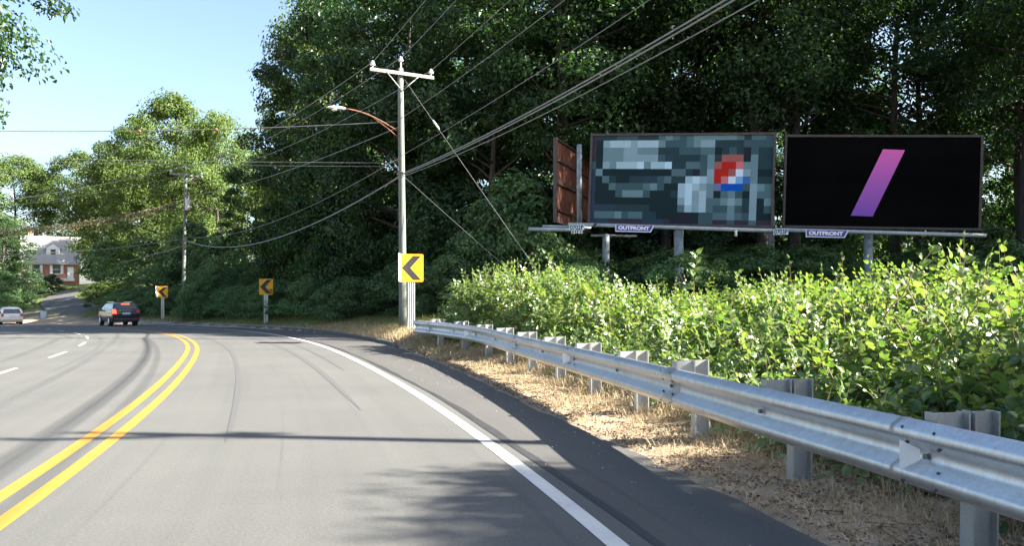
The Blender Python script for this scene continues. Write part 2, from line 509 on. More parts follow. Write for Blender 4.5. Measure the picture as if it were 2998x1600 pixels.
def mat_asphalt():
    m, nt, b, N, L = new_mat('asphalt')
    uv = N.new('ShaderNodeUVMap'); uv.uv_map = 'along'
    tc = N.new('ShaderNodeTexCoord'); P = tc.outputs['Object']
    sep = N.new('ShaderNodeSeparateXYZ'); L.new(uv.outputs[0], sep.inputs[0])
    # wear across the lanes: tyre paths, oil strip, wandering slightly
    mp = N.new('ShaderNodeMapping'); mp.inputs['Scale'].default_value = (1.9, 0.035, 1)
    L.new(uv.outputs[0], mp.inputs['Vector'])
    w = noise(N, L, 1.0, 5, 0.6, mp.outputs[0])
    mp2 = N.new('ShaderNodeMapping'); mp2.inputs['Scale'].default_value = (7.0, 0.05, 1); mp2.inputs['Location'].default_value = (3.1, .7, 0)
    L.new(uv.outputs[0], mp2.inputs['Vector'])
    w2 = noise(N, L, 1.0, 3, 0.5, mp2.outputs[0])
    streak = ramp(N, [(0.26, (0.80, 0.80, 0.82)), (0.36, (1, 1, 1)), (0.7, (1.03, 1.03, 1.02))])
    L.new(w2.outputs[0], streak.inputs[0])
    lane = ramp(N, [(0.3, (0.074, 0.076, 0.075)), (0.5, (0.083, 0.084, 0.083)), (0.7, (0.090, 0.091, 0.090))])
    L.new(w.outputs[0], lane.inputs[0])
    n1 = noise(N, L, 0.35, 5, 0.6, P)
    patch = ramp(N, [(0.35, (0.90, 0.90, 0.91)), (0.65, (1.06, 1.06, 1.05))])
    L.new(n1.outputs[0], patch.inputs[0])
    n2 = noise(N, L, 48, 4, 0.8, P); n3 = noise(N, L, 170, 3, 0.7, P)
    ag = ramp(N, [(0.30, (0.35, 0.35, 0.36)), (0.45, (0.88, 0.88, 0.88)), (0.57, (1.12, 1.12, 1.1)), (0.70, (2.0, 1.97, 1.9))])
    L.new(math_n(N, L, 'ADD', math_n(N, L, 'MULTIPLY', n2.outputs[0], 0.7), math_n(N, L, 'MULTIPLY', n3.outputs[0], 0.3)), ag.inputs[0])
    c = mixc(N, L, 1.0, lane.outputs[0], streak.outputs[0], 'MULTIPLY')
    c = mixc(N, L, 1.0, c, patch.outputs[0], 'MULTIPLY')
    c = mixc(N, L, 0.85, c, ag.outputs[0], 'MULTIPLY')
    # shoulder: darker, browner paving outside the edge line
    sh = math_n(N, L, 'GREATER_THAN', sep.outputs[0], 3.95)
    c = mixc(N, L, math_n(N, L, 'MULTIPLY', sh, 0.85), c, mixc(N, L, 1.0, c, (0.80, 0.77, 0.78), 'MULTIPLY'))
    L.new(c, b.inputs['Base Color'])
    b.inputs['Roughness'].default_value = 0.82
    b.inputs['Specular IOR Level'].default_value = 0.35
    bump(N, L, n2.outputs[0], b, 0.35, 0.006)
    return m
M['asphalt'] = mat_asphalt()
M['seam'] = mat_simple('paving_seam', (0.022, 0.023, 0.026), 0.7, var=0.3, scale=3)
M['tyre_mark'] = None

def mat_paint(name, col, wear):
    m, nt, b, N, L = new_mat(name)
    tc = N.new('ShaderNodeTexCoord'); P = tc.outputs['Object']
    n = noise(N, L, 60, 5, 0.7, P); n1 = noise(N, L, 2.2, 5, 0.6, P)
    f = ramp(N, [(wear, (0, 0, 0)), (wear + 0.1, (1, 1, 1))])
    L.new(math_n(N, L, 'ADD', math_n(N, L, 'MULTIPLY', n.outputs[0], 0.75), math_n(N, L, 'MULTIPLY', n1.outputs[0], 0.25)), f.inputs[0])
    c = Vector(col)
    a = ramp(N, [(0.3, tuple(c * 0.86)), (0.7, tuple(c * 1.04))]); L.new(n1.outputs[0], a.inputs[0])
    L.new(mixc(N, L, f.outputs[0], (0.075, 0.076, 0.076), a.outputs[0]), b.inputs['Base Color'])
    b.inputs['Roughness'].default_value = 0.7
    return m
M['line_white'] = mat_paint('line_white', (0.55, 0.54, 0.51), 0.31)
M['line_yellow'] = mat_paint('line_yellow', (0.34, 0.172, 0.020), 0.29)
M['line_white_worn'] = mat_paint('line_white_worn', (0.58, 0.58, 0.56), 0.40)

strip('road', 0, SMAX, [-9.3, -7, -5, -3.2, -1.6, 0, 1.2, 2.5, 3.7, 4.5, edge_off], 0.0, M['asphalt'], rag=0.035, step=0.25)
strip('yellow_line', 2, SMAX - 1, [-0.19, -0.065], 0.004, M['line_yellow'])
strip('yellow_line', 2, SMAX - 1, [0.065, 0.19], 0.004, M['line_yellow'])
strip('edge_line', 2, SMAX - 1, [3.655, 3.78], 0.004, M['line_white'])
strip('paving_seam', 2, SMAX - 1, [lambda s: 3.90 + .02 * np.sin(s * .8), lambda s: 3.985 + .015 * np.sin(s * .9) + .012 * np.sin(s * 3.7)], 0.004, M['seam'])
s = 4.0
for q in range(16):
    strip('lane_dash', s, s + 2.6, [-3.255, -3.165], 0.004, M['line_white_worn'], step=0.2)
    s += 6.0
strip('edge_line', 2, SMAX - 1, [-7.6, -7.48], 0.004, M['line_white'])
# lip kerb of tarmac round the outside of the bend
def kerb():
    S = np.arange(29.5, 170, 0.5)
    prof = [(-0.10, -0.02), (-0.085, 0.07), (-0.03, 0.105), (0.06, 0.11), (0.13, 0.02)]
    V, F = [], []
    for i, s_ in enumerate(S):
        h = float(sm(s_, 29.3, 31))
        w = 0.02 * math.sin(s_ * 2.3) + 0.015 * math.sin(s_ * 6.1)
        for (a, z) in prof:
            p = road_pt(s_, float(edge_off(s_)) + a + w + 0.03)
            V.append((p[0], p[1], float(road_z(s_)) + z * (0.15 + 0.85 * h) + 0.01 * math.sin(s_ * 5)))
    k = len(prof)
    for i in range(len(S) - 1):
        for j in range(k - 1):
            F.append((i * k + j, i * k + j + 1, (i + 1) * k + j + 1, (i + 1) * k + j))
    tag(link('kerb', tri_mesh('kerb', np.array(V), F, True), mat_simple('kerb_tar', (0.06, 0.058, 0.056), 0.85, var=0.35, scale=5)), kind='structure')
kerb()
# old tyre marks swept along the lane
def tyre_mark(s0, s1, oa, ob, w):
    def f(sgn):
        def g(S):
            t = (S - s0) / (s1 - s0)
            taper = np.sqrt(np.clip(np.minimum(t, 1 - t) * 6, 0.02, 1))
            return oa + (ob - oa) * t + 0.02 * np.sin(S * .3) + sgn * w / 2 * taper
        return g
    return strip('tyre_mark', s0, s1, [f(-1), f(1)], 0.003, M['tyre_mark'])
m, nt, b, N, L = new_mat('tyre_mark')
tc = N.new('ShaderNodeTexCoord'); n = noise(N, L, 40, 4, 0.7, tc.outputs['Object'])
r = ramp(N, [(0.35, (0.056, 0.057, 0.059)), (0.65, (0.070, 0.071, 0.072))]); L.new(n.outputs[0], r.inputs[0]); L.new(r.outputs[0], b.inputs['Base Color'])
b.inputs['Roughness'].default_value = 0.8
M['tyre_mark'] = m
tyre_mark(14, 42, 1.25, 0.75, 0.10)
tyre_mark(16, 44, 2.75, 2.2, 0.12)
tyre_mark(22, 46, 3.1, 2.9, 0.07)
tyre_mark(24, 46, -2.4, -2.9, 0.10)

# ------------------------------------------------------------------ guard rail
GP = np.array([(3.6, -3.2), (3.55, -1.0), (3.35, 0.9), (3.05, 2.8), (2.71, 4.66), (2.38, 6.32), (2.07, 8.13), (1.74, 10.1), (1.33, 12.1), (.92, 14.0), (.46, 15.9), (.0, 17.9),
               (-.55, 19.8), (-1.25, 21.6), (-2.0, 23.2), (-2.75, 24.7), (-3.5, 26.2)], float)
GP = GP * 0.955
GS, GC = resample(crom(GP, 40), 0.05)
_k = np.hanning(41); _k /= _k.sum()
_p = np.pad(GC, ((20, 20), (0, 0)), mode='reflect', reflect_type='odd')
GC = np.c_[np.convolve(_p[:, 0], _k, 'valid'), np.convolve(_p[:, 1], _k, 'valid')]
GT = nrm(np.gradient(GC, axis=0)); GN = np.c_[-GT[:, 1], GT[:, 0]]      # to the road side (left)
RAILTOP = lambda y: 0.75 + 0.10 * sm(y, 13, 24)
RH = 0.182           # half height of the beam
END_I = int(np.argmin(np.abs(GC[:, 1] - 23.0)))
def guardrail():
    root = empty('guardrail', (float(GC[0, 0]), float(GC[0, 1]), 0), 0, 'galvanised W-beam guardrail on steel posts along the outside of the bend', 'guardrail')
    o0 = np.array([GC[0, 0], GC[0, 1], 0])
    prof = [(.155, .016), (.150, .028), (.120, .074), (.108, .081), (.084, .082), (.070, .076), (.034, .010), (.020, .002), (0, 0)]
    prof = prof + [(-a, b_) for a, b_ in reversed(prof[:-1])]
    prof = [(a * RH / .155, b_ * 1.1) for a, b_ in prof]
    def beam(i0, i1, lift):
        idx = list(range(i0, i1, 5)) + [i1]
        V, F = [], []
        k = len(prof)
        for i in idx:
            c, n_ = GC[i], GN[i]
            zc = float(RAILTOP(c[1])) - RH + 0.008 * math.sin(i * 0.021)
            for side in (0, 1):
                for (a, d) in prof:
                    q = c + n_ * (0.38 + d + lift - side * 0.004 + 0.004 * math.sin(i * .03))
                    V.append((q[0] - o0[0], q[1] - o0[1], zc + a))
        m2 = 2 * k
        for j in range(len(idx) - 1):
            for q in range(k - 1):
                a = j * m2 + q; b_ = (j + 1) * m2 + q
                F.append((a, a + 1, b_ + 1, b_))
                F.append((a + k, b_ + k, b_ + k + 1, a + k + 1))
            for q in (0, k - 1):
                a = j * m2 + q; b_ = (j + 1) * m2 + q
                F.append((a, b_, b_ + k, a + k))
        for j in (0, len(idx) - 1):
            for q in range(k - 1):
                a = j * m2 + q
                F.append((a, a + 1, a + k + 1, a + k))
        return link('rail_beam', tri_mesh('rail_beam', np.array(V), F, True), M['galv'], root)
    # post stations: near post right edge at y = 4.66, spacing 1.905 m
    i_ref = int(np.argmin(np.abs(GC[:, 1] - 4.45)))
    st = [i_ref + int(round(k * 1.819 / 0.05)) for k in range(-3, 14)]
    st = [i for i in st if 0 <= i <= END_I]
    splice_me = MB().tube([(0, 0, -.01), (0, 0, .009)], .010, 6).mesh('splice_bolt'); splice_me.materials.append(M['steel_dark'])
    # beams: 3.81 m long, lapped at every second post
    laps = st[1::2]
    ends = [st[0] - 10] + laps + [END_I]
    for j in range(len(ends) - 1):
        i0 = max(ends[j] - (4 if j else 0), 0); i1 = min(ends[j + 1] + 4, END_I)
        if i1 - i0 < 6: continue
        bm_ = beam(i0, i1, 0.0035 if j % 2 else 0.0)
        for i in range(max(i0, 0), i1):
            if (i in laps) and i0 <= i <= i1 - 3:
                for dx in (-0.11, 0.11):
                    for a, d in ((.143, .075), (.061, .051), (-.061, .051), (-.143, .075)):
                        ii = int(i + dx / 0.05); c, n_ = GC[ii], GN[ii]
                        zc = float(RAILTOP(c[1])) - RH
                        q = c + n_ * (0.38 + d + 0.006)
                        nv = Vector((n_[0], n_[1], 0.75 if a > .1 or a == -.061 else -0.75)).normalized()
                        o = link('splice_bolt', splice_me, None, bm_)
                        o.location = (q[0] - o0[0], q[1] - o0[1], zc + a)
                        o.rotation_euler = nv.to_track_quat('Z', 'Y').to_euler()
    # I-beam posts and spacer blocks (shared meshes)
    def ibeam(w, d, h, z0):
        mb = MB(); t = 0.012
        mb.box((0, -d / 2 + t / 2, z0 + h / 2), (w, t, h)); mb.box((0, d / 2 - t / 2, z0 + h / 2), (w, t, h))
        mb.box((0, 0, z0 + h / 2), (t, d - 2 * t, h - 0.004))
        return mb
    post_me = ibeam(0.10, 0.155, 1.20, 0).mesh('post'); post_me.materials.append(M['galv_post'])
    blk_me = ibeam(0.10, 0.200, 0.40, 0).mesh('spacer_block'); blk_me.materials.append(M['galv_post'])
    bolt = MB(); bolt.tube([(0, 0, 0), (0, 0.022, 0)], 0.017, 6); bolt_me = bolt.mesh('post_bolt'); bolt_me.materials.append(M['steel_dark'])
    for q, i in enumerate(st):
        c, n_, t_ = GC[i], GN[i], GT[i]
        ang = math.atan2(n_[1], n_[0]) - math.pi / 2          # local +Y -> road side
        ztop = float(RAILTOP(c[1])) + 0.055 + random.uniform(-.008, .012)
        p = c + n_ * 0.083
        o = link('post', post_me, None, root); o.location = (p[0] - o0[0], p[1] - o0[1], ztop - 1.2); o.rotation_euler = (R(random.uniform(-.8, .8)), R(random.uniform(-.8, .8)), ang)
        p = c + n_ * (0.083 + 0.0825 + 0.1015)
        o = link('spacer_block', blk_me, None, root); o.location = (p[0] - o0[0], p[1] - o0[1], ztop - 0.405); o.rotation_euler = (0, 0, ang + R(random.uniform(-1.5, 1.5)))
        p = c + n_ * 0.385
        o = link('post_bolt', bolt_me, None, root); o.location = (p[0] - o0[0], p[1] - o0[1], float(RAILTOP(c[1])) - RH); o.rotation_euler = (0, 0, ang)
    # reflectors: white trapezoid plates standing out of the valley
    for yy in (4.5, 11.8, 19.2):
        i = int(np.argmin(np.abs(GC[:, 1] - yy)))
        c, n_, t_ = GC[i], GN[i], GT[i]
        zc = float(RAILTOP(c[1])) - RH
        q = c + n_ * 0.385
        mb = MB()
        O = Vector((q[0] - o0[0], q[1] - o0[1], zc))
        U = Vector((n_[0], n_[1], 0)); W = Vector((-t_[0], -t_[1], 0))
        U2 = (U * 0.97 - W * 0.25).normalized()
        mb.prism([(0.01, -0.03), (0.115, -0.08), (0.115, 0.08), (0.01, 0.03)], O, U2, (0, 0, 1), 0.003)
        mb.build('reflector', M['reflector'], root)
    return root
M['steel_dark'] = mat_simple('steel_dark', (0.16, 0.16, 0.16), 0.5, 0.6, var=0.2)
guardrail()

# ------------------------------------------------------------------ leaf clouds
def leaf_quads(P, Nn, size, rng, fold=0.18, asp=0.62):
    """P (n,3) positions, Nn (n,3) normals -> 4-vertex, 2-triangle leaves"""
    n = len(P)
    r = nrm(rng.normal(size=(n, 3)))
    r[:, 2] -= 0.35
    A = nrm(r - Nn * (r * Nn).sum(1, keepdims=True))
    B = np.cross(Nn, A)
    s_ = (size * rng.uniform(0.65, 1.35, n))[:, None]
    base = P - A * s_ * 0.5
    tip = P + A * s_ * 0.5 - Nn * s_ * 0.08
    l = P - A * s_ * .06 + B * s_ * asp * 0.5 + Nn * s_ * fold
    rr = P - A * s_ * .06 - B * s_ * asp * 0.5 + Nn * s_ * fold
    V = np.stack([base, l, tip, rr], 1).reshape(-1, 3)
    k = np.arange(n)[:, None] * 4
    F = np.concatenate([k + np.array([[0, 2, 1]]), k + np.array([[0, 3, 2]])], 0)
    return V, F

def crown_points(rng, prof, h0, h1, Rad, ncl, per, rc, lump=0.25):
    """clumps spread through the crown volume, most in the outer shell"""
    lob = [(rng.uniform(0, 6.28), rng.uniform(0, 1), rng.uniform(.5, 1.0)) for _ in range(9)]
    cen = []
    for _ in range(ncl):
        u = rng.uniform(0.0, 1.0)
        a = rng.uniform(0, 2 * math.pi)
        rad = Rad * np.interp(u, prof[0], prof[1])
        k = 1.0
        for (la, lu, lw) in lob:
            da = abs((a - la + math.pi) % (2 * math.pi) - math.pi)
            k += lump * lw * math.exp(-(da / .6) ** 2 - ((u - lu) / .18) ** 2)
        f = rng.uniform(0.15, 1.0) ** 0.45
        cen.append((math.cos(a) * rad * f * k, math.sin(a) * rad * f * k, h0 + (h1 - h0) * u, f))
    cen = np.array(cen)
    Ps, Ns = [], []
    for c in cen:
        rad = rc * rng.uniform(.65, 1.35)
        n = int(per * rng.uniform(.6, 1.4))
        d = nrm(rng.normal(size=(n, 3))) * (rng.uniform(0, 1, n) ** .45)[:, None] * rad * np.array([1.15, 1.15, .62])
        d[:, 2] -= 0.10 * (d[:, 0] ** 2 + d[:, 1] ** 2) / rad
        p = c[:3] + d
        out = np.array([c[0], c[1], 0.25 * (c[2] - (h0 + h1) / 2)])
        out = out / max(np.linalg.norm(out), .3)
        nn = nrm(d / rad * .55 + out * .35 + np.array([0, 0, .55]) + rng.normal(0, .42, (n, 3)))
        Ps.append(p); Ns.append(nn)
    return cen, np.concatenate(Ps), np.concatenate(Ns)

def trunk_mesh(rng, name, h, r0, cen, nlimb, lean=0.3, seg=9, top=0.9):
    mb = MB()
    ph = rng.uniform(0, 6.28, 4)
    def axis_pt(t):
        return Vector((lean * (math.sin(t * 2.4 + ph[0]) - math.sin(ph[0])) + .12 * math.sin(t * 7 + ph[1]), lean * (math.sin(t * 2.1 + ph[2]) - math.sin(ph[2])), t * h * top))
    pts = [axis_pt(i / seg) for i in range(seg + 1)]
    rad = [r0 * (1.35 if i == 0 else 1.0) * (1 - .86 * (i / seg)) for i in range(seg + 1)]
    pts[0] = pts[0] - Vector((0, 0, 0.4))
    mb.tube(pts, rad, 9)
    order = rng.permutation(len(cen))[:nlimb]
    for j in order:
        c = Vector(cen[j][:3])
        t0 = min(max((c.z - .22 * math.hypot(c.x, c.y) - 1.0) / (h * top), 0.12), .93)
        a = axis_pt(t0)
        mid = a.lerp(c, .5) + Vector((rng.normal(0, .25), rng.normal(0, .25), -.15 * (c - a).length * .4))
        rr = max(r0 * (1 - .86 * t0) * .42, .025)
        mb.tube([a, a.lerp(mid, .6) , mid, c], [rr, rr * .8, rr * .6, rr * .18], 5, cap=False)
    return mb.mesh(name)

OVAL = ([0, .15, .4, .65, .85, 1], [.35, .75, 1.0, .92, .62, .16])
WIDE = ([0, .1, .3, .6, .85, 1], [.55, .9, 1.0, .9, .6, .15])
COLM = ([0, .08, .35, .7, .9, 1], [.7, .95, 1.0, .85, .5, .12])
DOME = ([0, .2, .55, .8, 1], [.95, 1.0, .9, .62, .12])
def make_tree(seed, h, h0, Rad, prof, ncl, per, rc, leaf, r0, leafmat, nlimb, lean=.3):
    rng = np.random.default_rng(seed)
    cen, P, Nn = crown_points(rng, prof, h0, h - rc * .4, Rad, ncl, per, rc)
    V, F = leaf_quads(P, Nn, leaf, rng)
    cm = tri_mesh('crown', V, F); cm.materials.append(leafmat)
    tm = trunk_mesh(rng, 'trunk', h, r0, cen, nlimb, lean); tm.materials.append(M['bark'])
    return cm, tm
TREE = {}
for k in range(4):      # tall wood trees, high crown
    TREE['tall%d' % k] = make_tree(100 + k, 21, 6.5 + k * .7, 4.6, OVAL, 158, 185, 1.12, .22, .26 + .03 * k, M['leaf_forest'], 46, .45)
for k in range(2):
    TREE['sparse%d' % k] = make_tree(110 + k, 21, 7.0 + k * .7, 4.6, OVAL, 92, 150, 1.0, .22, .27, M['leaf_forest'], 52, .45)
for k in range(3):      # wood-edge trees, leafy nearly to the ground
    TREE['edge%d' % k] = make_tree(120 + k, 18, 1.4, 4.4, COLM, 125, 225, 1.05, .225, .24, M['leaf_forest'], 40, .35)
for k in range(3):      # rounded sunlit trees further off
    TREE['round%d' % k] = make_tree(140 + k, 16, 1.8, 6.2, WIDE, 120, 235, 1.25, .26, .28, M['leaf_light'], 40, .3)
for k in range(3):      # shrubs
    TREE['shrub%d' % k] = make_tree(160 + k, 3.0, .25, 1.75, DOME, 60, 95, .42, .125, .04, M['leaf_shrub'], 22, .15)
TREE['sumac'] = make_tree(170, 4.6, 1.2, 2.1, DOME, 60, 110, .5, .17, .05, M['leaf_shrub'], 26, .25)
TREE['topiary'] = make_tree(171, 2.2, .2, 1.25, DOME, 90, 120, .28, .09, .05, M['leaf_yew'], 20, .05)
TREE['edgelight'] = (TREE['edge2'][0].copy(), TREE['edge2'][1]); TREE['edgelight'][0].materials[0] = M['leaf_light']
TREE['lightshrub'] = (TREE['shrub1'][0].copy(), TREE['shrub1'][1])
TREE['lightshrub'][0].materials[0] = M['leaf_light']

def plant(kind, name, x, y, label, cat, group=None, sx=1.0, sz=1.0, rz=None, dz=0.0):
    cm, tm = TREE[kind]
    o = empty(name, (x, y, ground_z(x, y) - .08 + dz), random.uniform(0, 6.28) if rz is None else rz, label, cat, group)
    o.scale = (sx, sx, sz)
    link('trunk' if cat == 'tree' else 'stem', tm, None, o)
    link('crown' if cat == 'tree' else 'foliage', cm, None, o)
    return o

def beside(x):
    return ('behind the street-lamp pole' if x < -3.5 else 'behind the guy wires' if x < 3.6 else 'behind the mosaic billboard' if x < 12 else
            'behind the gap between the two billboards' if x < 13.7 else 'behind the black billboard' if x < 22 else 'beyond the end of the black billboard')
WOOD = 'trees of the wood behind the billboards'
def wood_tree(kind, x, y, label, group=WOOD, **k):
    return plant(kind, 'woodland_tree', x, y, label, 'tree', group, **k)
# front row behind the billboards: trunks show above the boards
for q, (x, y, k, sx, sz) in enumerate([(3.0, 38, 'tall0', 1.0, 1.02), (7.6, 40.5, 'tall1', 1.05, 1.08), (11.6, 37.5, 'tall2', .95, 1.0), (13.6, 39.5, 'tall3', 1.0, 1.05),
                                       (18.4, 39.5, 'sparse0', 1.0, 1.0), (20.9, 42, 'sparse1', .9, 1.0), (25.2, 40.5, 'sparse1', 1.05, 1.05), (29, 43, 'sparse0', 1.0, 1.1), (22.6, 36.5, 'sparse0', .8, .95)]):
    wood_tree(k, x, y, 'tall dark woodland tree with a bare trunk rising ' + beside(x), sx=sx, sz=sz)
# back rows
for x, y, k, sx, sz in [(3.5, 45, 'edge1', .95, .75), (9.5, 46, 'edge2', 1.0, .8), (16, 45.5, 'edge1', .95, .6), (-2, 50, 'tall3', 1.1, 1.1), (6, 52, 'tall2', 1.1, 1.15), (14, 52, 'edge0', 1.1, .95), (22, 55, 'edge1', 1.0, .8), (31, 52, 'edge2', .9, .62), (27.5, 45, 'edge0', .8, .5),
                        (0, 64, 'edge2', 1.2, 1.3), (10, 66, 'tall0', 1.2, 1.3), (20, 70, 'edge0', 1.1, .85), (30, 72, 'edge1', 1.2, .9), (43, 70, 'edge2', 1.1, .85), (-8, 66, 'edge1', 1.2, 1.3),
                        (-12, 80, 'edge0', 1.3, 1.4), (5, 84, 'edge2', 1.3, 1.3), (24, 88, 'edge0', 1.3, 1.0), (40, 90, 'edge2', 1.3, 1.1)]:
    wood_tree(k, x, y, 'dark tree deep in the wood, in the rows ' + beside(x * 40 / y))
# wood edge along the bend: leafy to the ground
for x, y, k, sx, sz in [(-1.2, 40.5, 'edge0', 1.0, 1.08), (-6.0, 45, 'edge1', 1.05, 1.15), (-9.5, 51, 'edge2', 1.0, 1.2), (-4.2, 54, 'tall1', 1.1, 1.15), (-13.2, 56.5, 'edge0', 1.0, 1.28), (-15.6, 63, 'edgelight', 1.0, 1.34),
                        (-16.5, 72, 'edgelight', 1.15, 1.4), (-20.0, 74, 'edge1', .9, .95), (-24.0, 77, 'edge0', .9, .78)]:
    wood_tree(k, x, y, 'tree at the wood edge, leafy to the ground, ' + ('behind the street-lamp pole' if x > -7 else 'behind the chevron sign in the grass' if x > -14.5 else 'next to the open sky'), 'trees along the wood edge on the bend', sx=sx, sz=sz)
# trees right of the frame: their shade covers the billboards and the near verge
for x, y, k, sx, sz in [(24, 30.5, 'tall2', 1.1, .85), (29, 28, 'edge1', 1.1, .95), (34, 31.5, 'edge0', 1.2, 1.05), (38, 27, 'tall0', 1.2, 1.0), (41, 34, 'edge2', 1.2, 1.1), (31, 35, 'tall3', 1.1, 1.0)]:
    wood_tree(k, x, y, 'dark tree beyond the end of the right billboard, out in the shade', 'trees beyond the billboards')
for x, y, k, sx, sz in [(20, 2.3, 'edge2', .92, .66), (25, -1.0, 'edge0', 1.1, .74), (21, -5, 'edge1', 1.2, .85), (29, 2.2, 'edge1', .9, .82), (24.5, 3.0, 'edge0', .95, .70), (12.6, 4.4, 'edge2', .62, .42)]:
    wood_tree(k, x, y, 'tree on the verge by the near end of the guardrail, shading it', 'trees by the near guardrail', sx=sx, sz=sz)
# far left, beyond the bend
FAR = 'sunlit trees beyond the bend'
for x, y, k, sx, sz in [(-39.5, 95, 'round0', 1.15, 1.42), (-31.5, 88, 'round1', .85, 1.22), (-47.5, 103, 'round2', 1.05, 1.3), (-58, 124, 'round1', 1.2, 1.25), (-66, 146, 'round0', 1.3, 1.55),
                        (-80, 150, 'round2', 1.3, 1.55), (-92, 152, 'round1', 1.35, 1.6), (-104, 146, 'round0', 1.4, 1.5), (-64, 165, 'round2', 1.4, 1.75), (-50, 130, 'round0', 1.3, 1.3), (-88, 138, 'round1', 1.1, .95)]:
    plant(k, 'broadleaf_tree', x, y, 'sunlit rounded broadleaf tree ' + ('on the slope behind the brick house' if y > 137 else 'between the brick house and the transformer pole' if x < -42 else 'rising behind the transformer pole'), 'tree', FAR, sx=sx, sz=sz)
plant('edge2', 'broadleaf_tree', -71.0, 114, 'dark spreading tree in front of the brick house', 'tree', sx=1.1, sz=.72)
plant('tall0', 'roadside_tree', -28.0, 38, 'tall tree on the inside of the bend with branches reaching over the road', 'tree', sx=1.2, sz=1.42, rz=1.0)

# ------------------------------------------------------------------ shrub bank under the wood edge
rs = random.Random(11)
BANK = 'shrubs on the bank along the outside of the bend'
for q in range(30):
    s_ = 37 + q * 1.85 + rs.uniform(-.5, .5)
    e = rs.uniform(2.3, 3.4) if s_ > 44 else rs.uniform(3.6, 5.0)
    p = road_pt(s_, float(edge_off(s_)) + e)
    if 1499 + FPX * p[0] / p[1] < 585 and s_ < 76.5: p = road_pt(s_ + 9.5, float(edge_off(s_)) + e + 1.0)
    kk = rs.choice(['shrub0', 'shrub1', 'shrub2'])
    f = rs.uniform(.75, 1.1)
    plant(kk, 'wild_shrub', float(p[0]), float(p[1]), 'green shrub on the bank ' + ('between the street-lamp pole and the lone chevron sign' if s_ < 53 else 'between the lone chevron sign and the small far one' if s_ < 74 else 'past the small far chevron sign'), 'shrub', BANK, sx=f, sz=f * rs.uniform(.7, 1.0))
for q in range(26):
    s_ = 36 + q * 2.2 + rs.uniform(-.8, .8)
    e = rs.uniform(6.8, 9.0)
    p = road_pt(s_, float(edge_off(s_)) + e)
    f = rs.uniform(1.2, 1.75)
    plant(rs.choice(['shrub0', 'shrub2', 'sumac']), 'wild_shrub', float(p[0]), float(p[1]), 'tall dark shrub at the foot of the wood ' + ('behind the street-lamp pole' if s_ < 45 else 'behind the lone chevron sign' if s_ < 65 else 'behind the small far chevron sign'), 'shrub', 'tall shrubs at the foot of the wood', sx=f, sz=f * rs.uniform(.9, 1.2))
for x, y, f in [(-22.1, 58.9, .95), (-23.6, 61.2, .8), (-21.4, 60.2, 1.2), (-23.0, 62.6, 1.2)]:
    plant('shrub1', 'wild_shrub', x, y, 'leafy shrub hiding the foot of the transformer pole', 'shrub', 'shrubs at the transformer pole', sx=f, sz=f * 1.05)
# undergrowth below and behind the billboards
for q in range(34):
    x = rs.uniform(-2, 24); y = rs.uniform(27.5, 35.5)
    if y > 29.5 and 2 < x < 18 and abs(y - 31) < 1.3: y += 2.6
    f = rs.uniform(.7, 1.05)
    plant(rs.choice(['shrub0', 'shrub1', 'shrub2']), 'undergrowth_shrub', x, y, 'shaded green shrub growing ' + ('where the guy wires come down' if x < 3 else 'round the columns below the mosaic billboard' if x < 10.2 else 'below the black billboard' if x < 17.5 else 'past the end of the black billboard'), 'shrub', 'undergrowth round the billboard posts', sx=f, sz=f * .75)
for q in range(24):
    x = rs.uniform(-4, 36); y = rs.uniform(37, 50)
    f = rs.uniform(1.1, 1.7)
    plant(rs.choice(['shrub0', 'shrub2', 'sumac']), 'undergrowth_shrub', x, y, 'dark bush on the woodland floor ' + beside(x * 38 / y), 'shrub', 'bushes on the woodland floor', sx=f, sz=f * .95)
# by the driveway
for x, y, k, sx, sz in [(-41.6, 84.5, 'lightshrub', 1.45, 1.0), (-39.0, 83.0, 'lightshrub', 1.2, .9), (-44.0, 87.5, 'lightshrub', 1.0, .85)]:
    plant(k, 'driveway_bush', x, y, 'yellow-green bush at the corner of the driveway behind the dark SUV', 'bush', 'bushes at the driveway corner', sx=sx, sz=sz)
for x, y, sx, sz in [(-67.5, 108, 1.9, 2.0), (-64.8, 105.5, 1.5, 1.7), (-71, 111, 2.2, 2.2), (-63.6, 103.2, 1.1, 1.0)]:
    plant('shrub2', 'garden_hedge', x, y, 'dark rounded garden shrub left of the driveway', 'shrub', 'garden shrubs left of the driveway', sx=sx, sz=sz)
plant('topiary', 'topiary_bush', -70.8, 126, 'clipped dark round bush in front of the brick house', 'bush', sx=1.35, sz=1.4)
plant('sumac', 'sumac_shrub', -45.5, 93.5, 'tall feathery shrub right of the brick house lawn', 'shrub', sx=1.5, sz=1.5)
plant('sumac', 'sumac_shrub', -38.5, 86.5, 'feathery shrub rising behind the dark SUV', 'shrub', sx=1.35, sz=1.45)

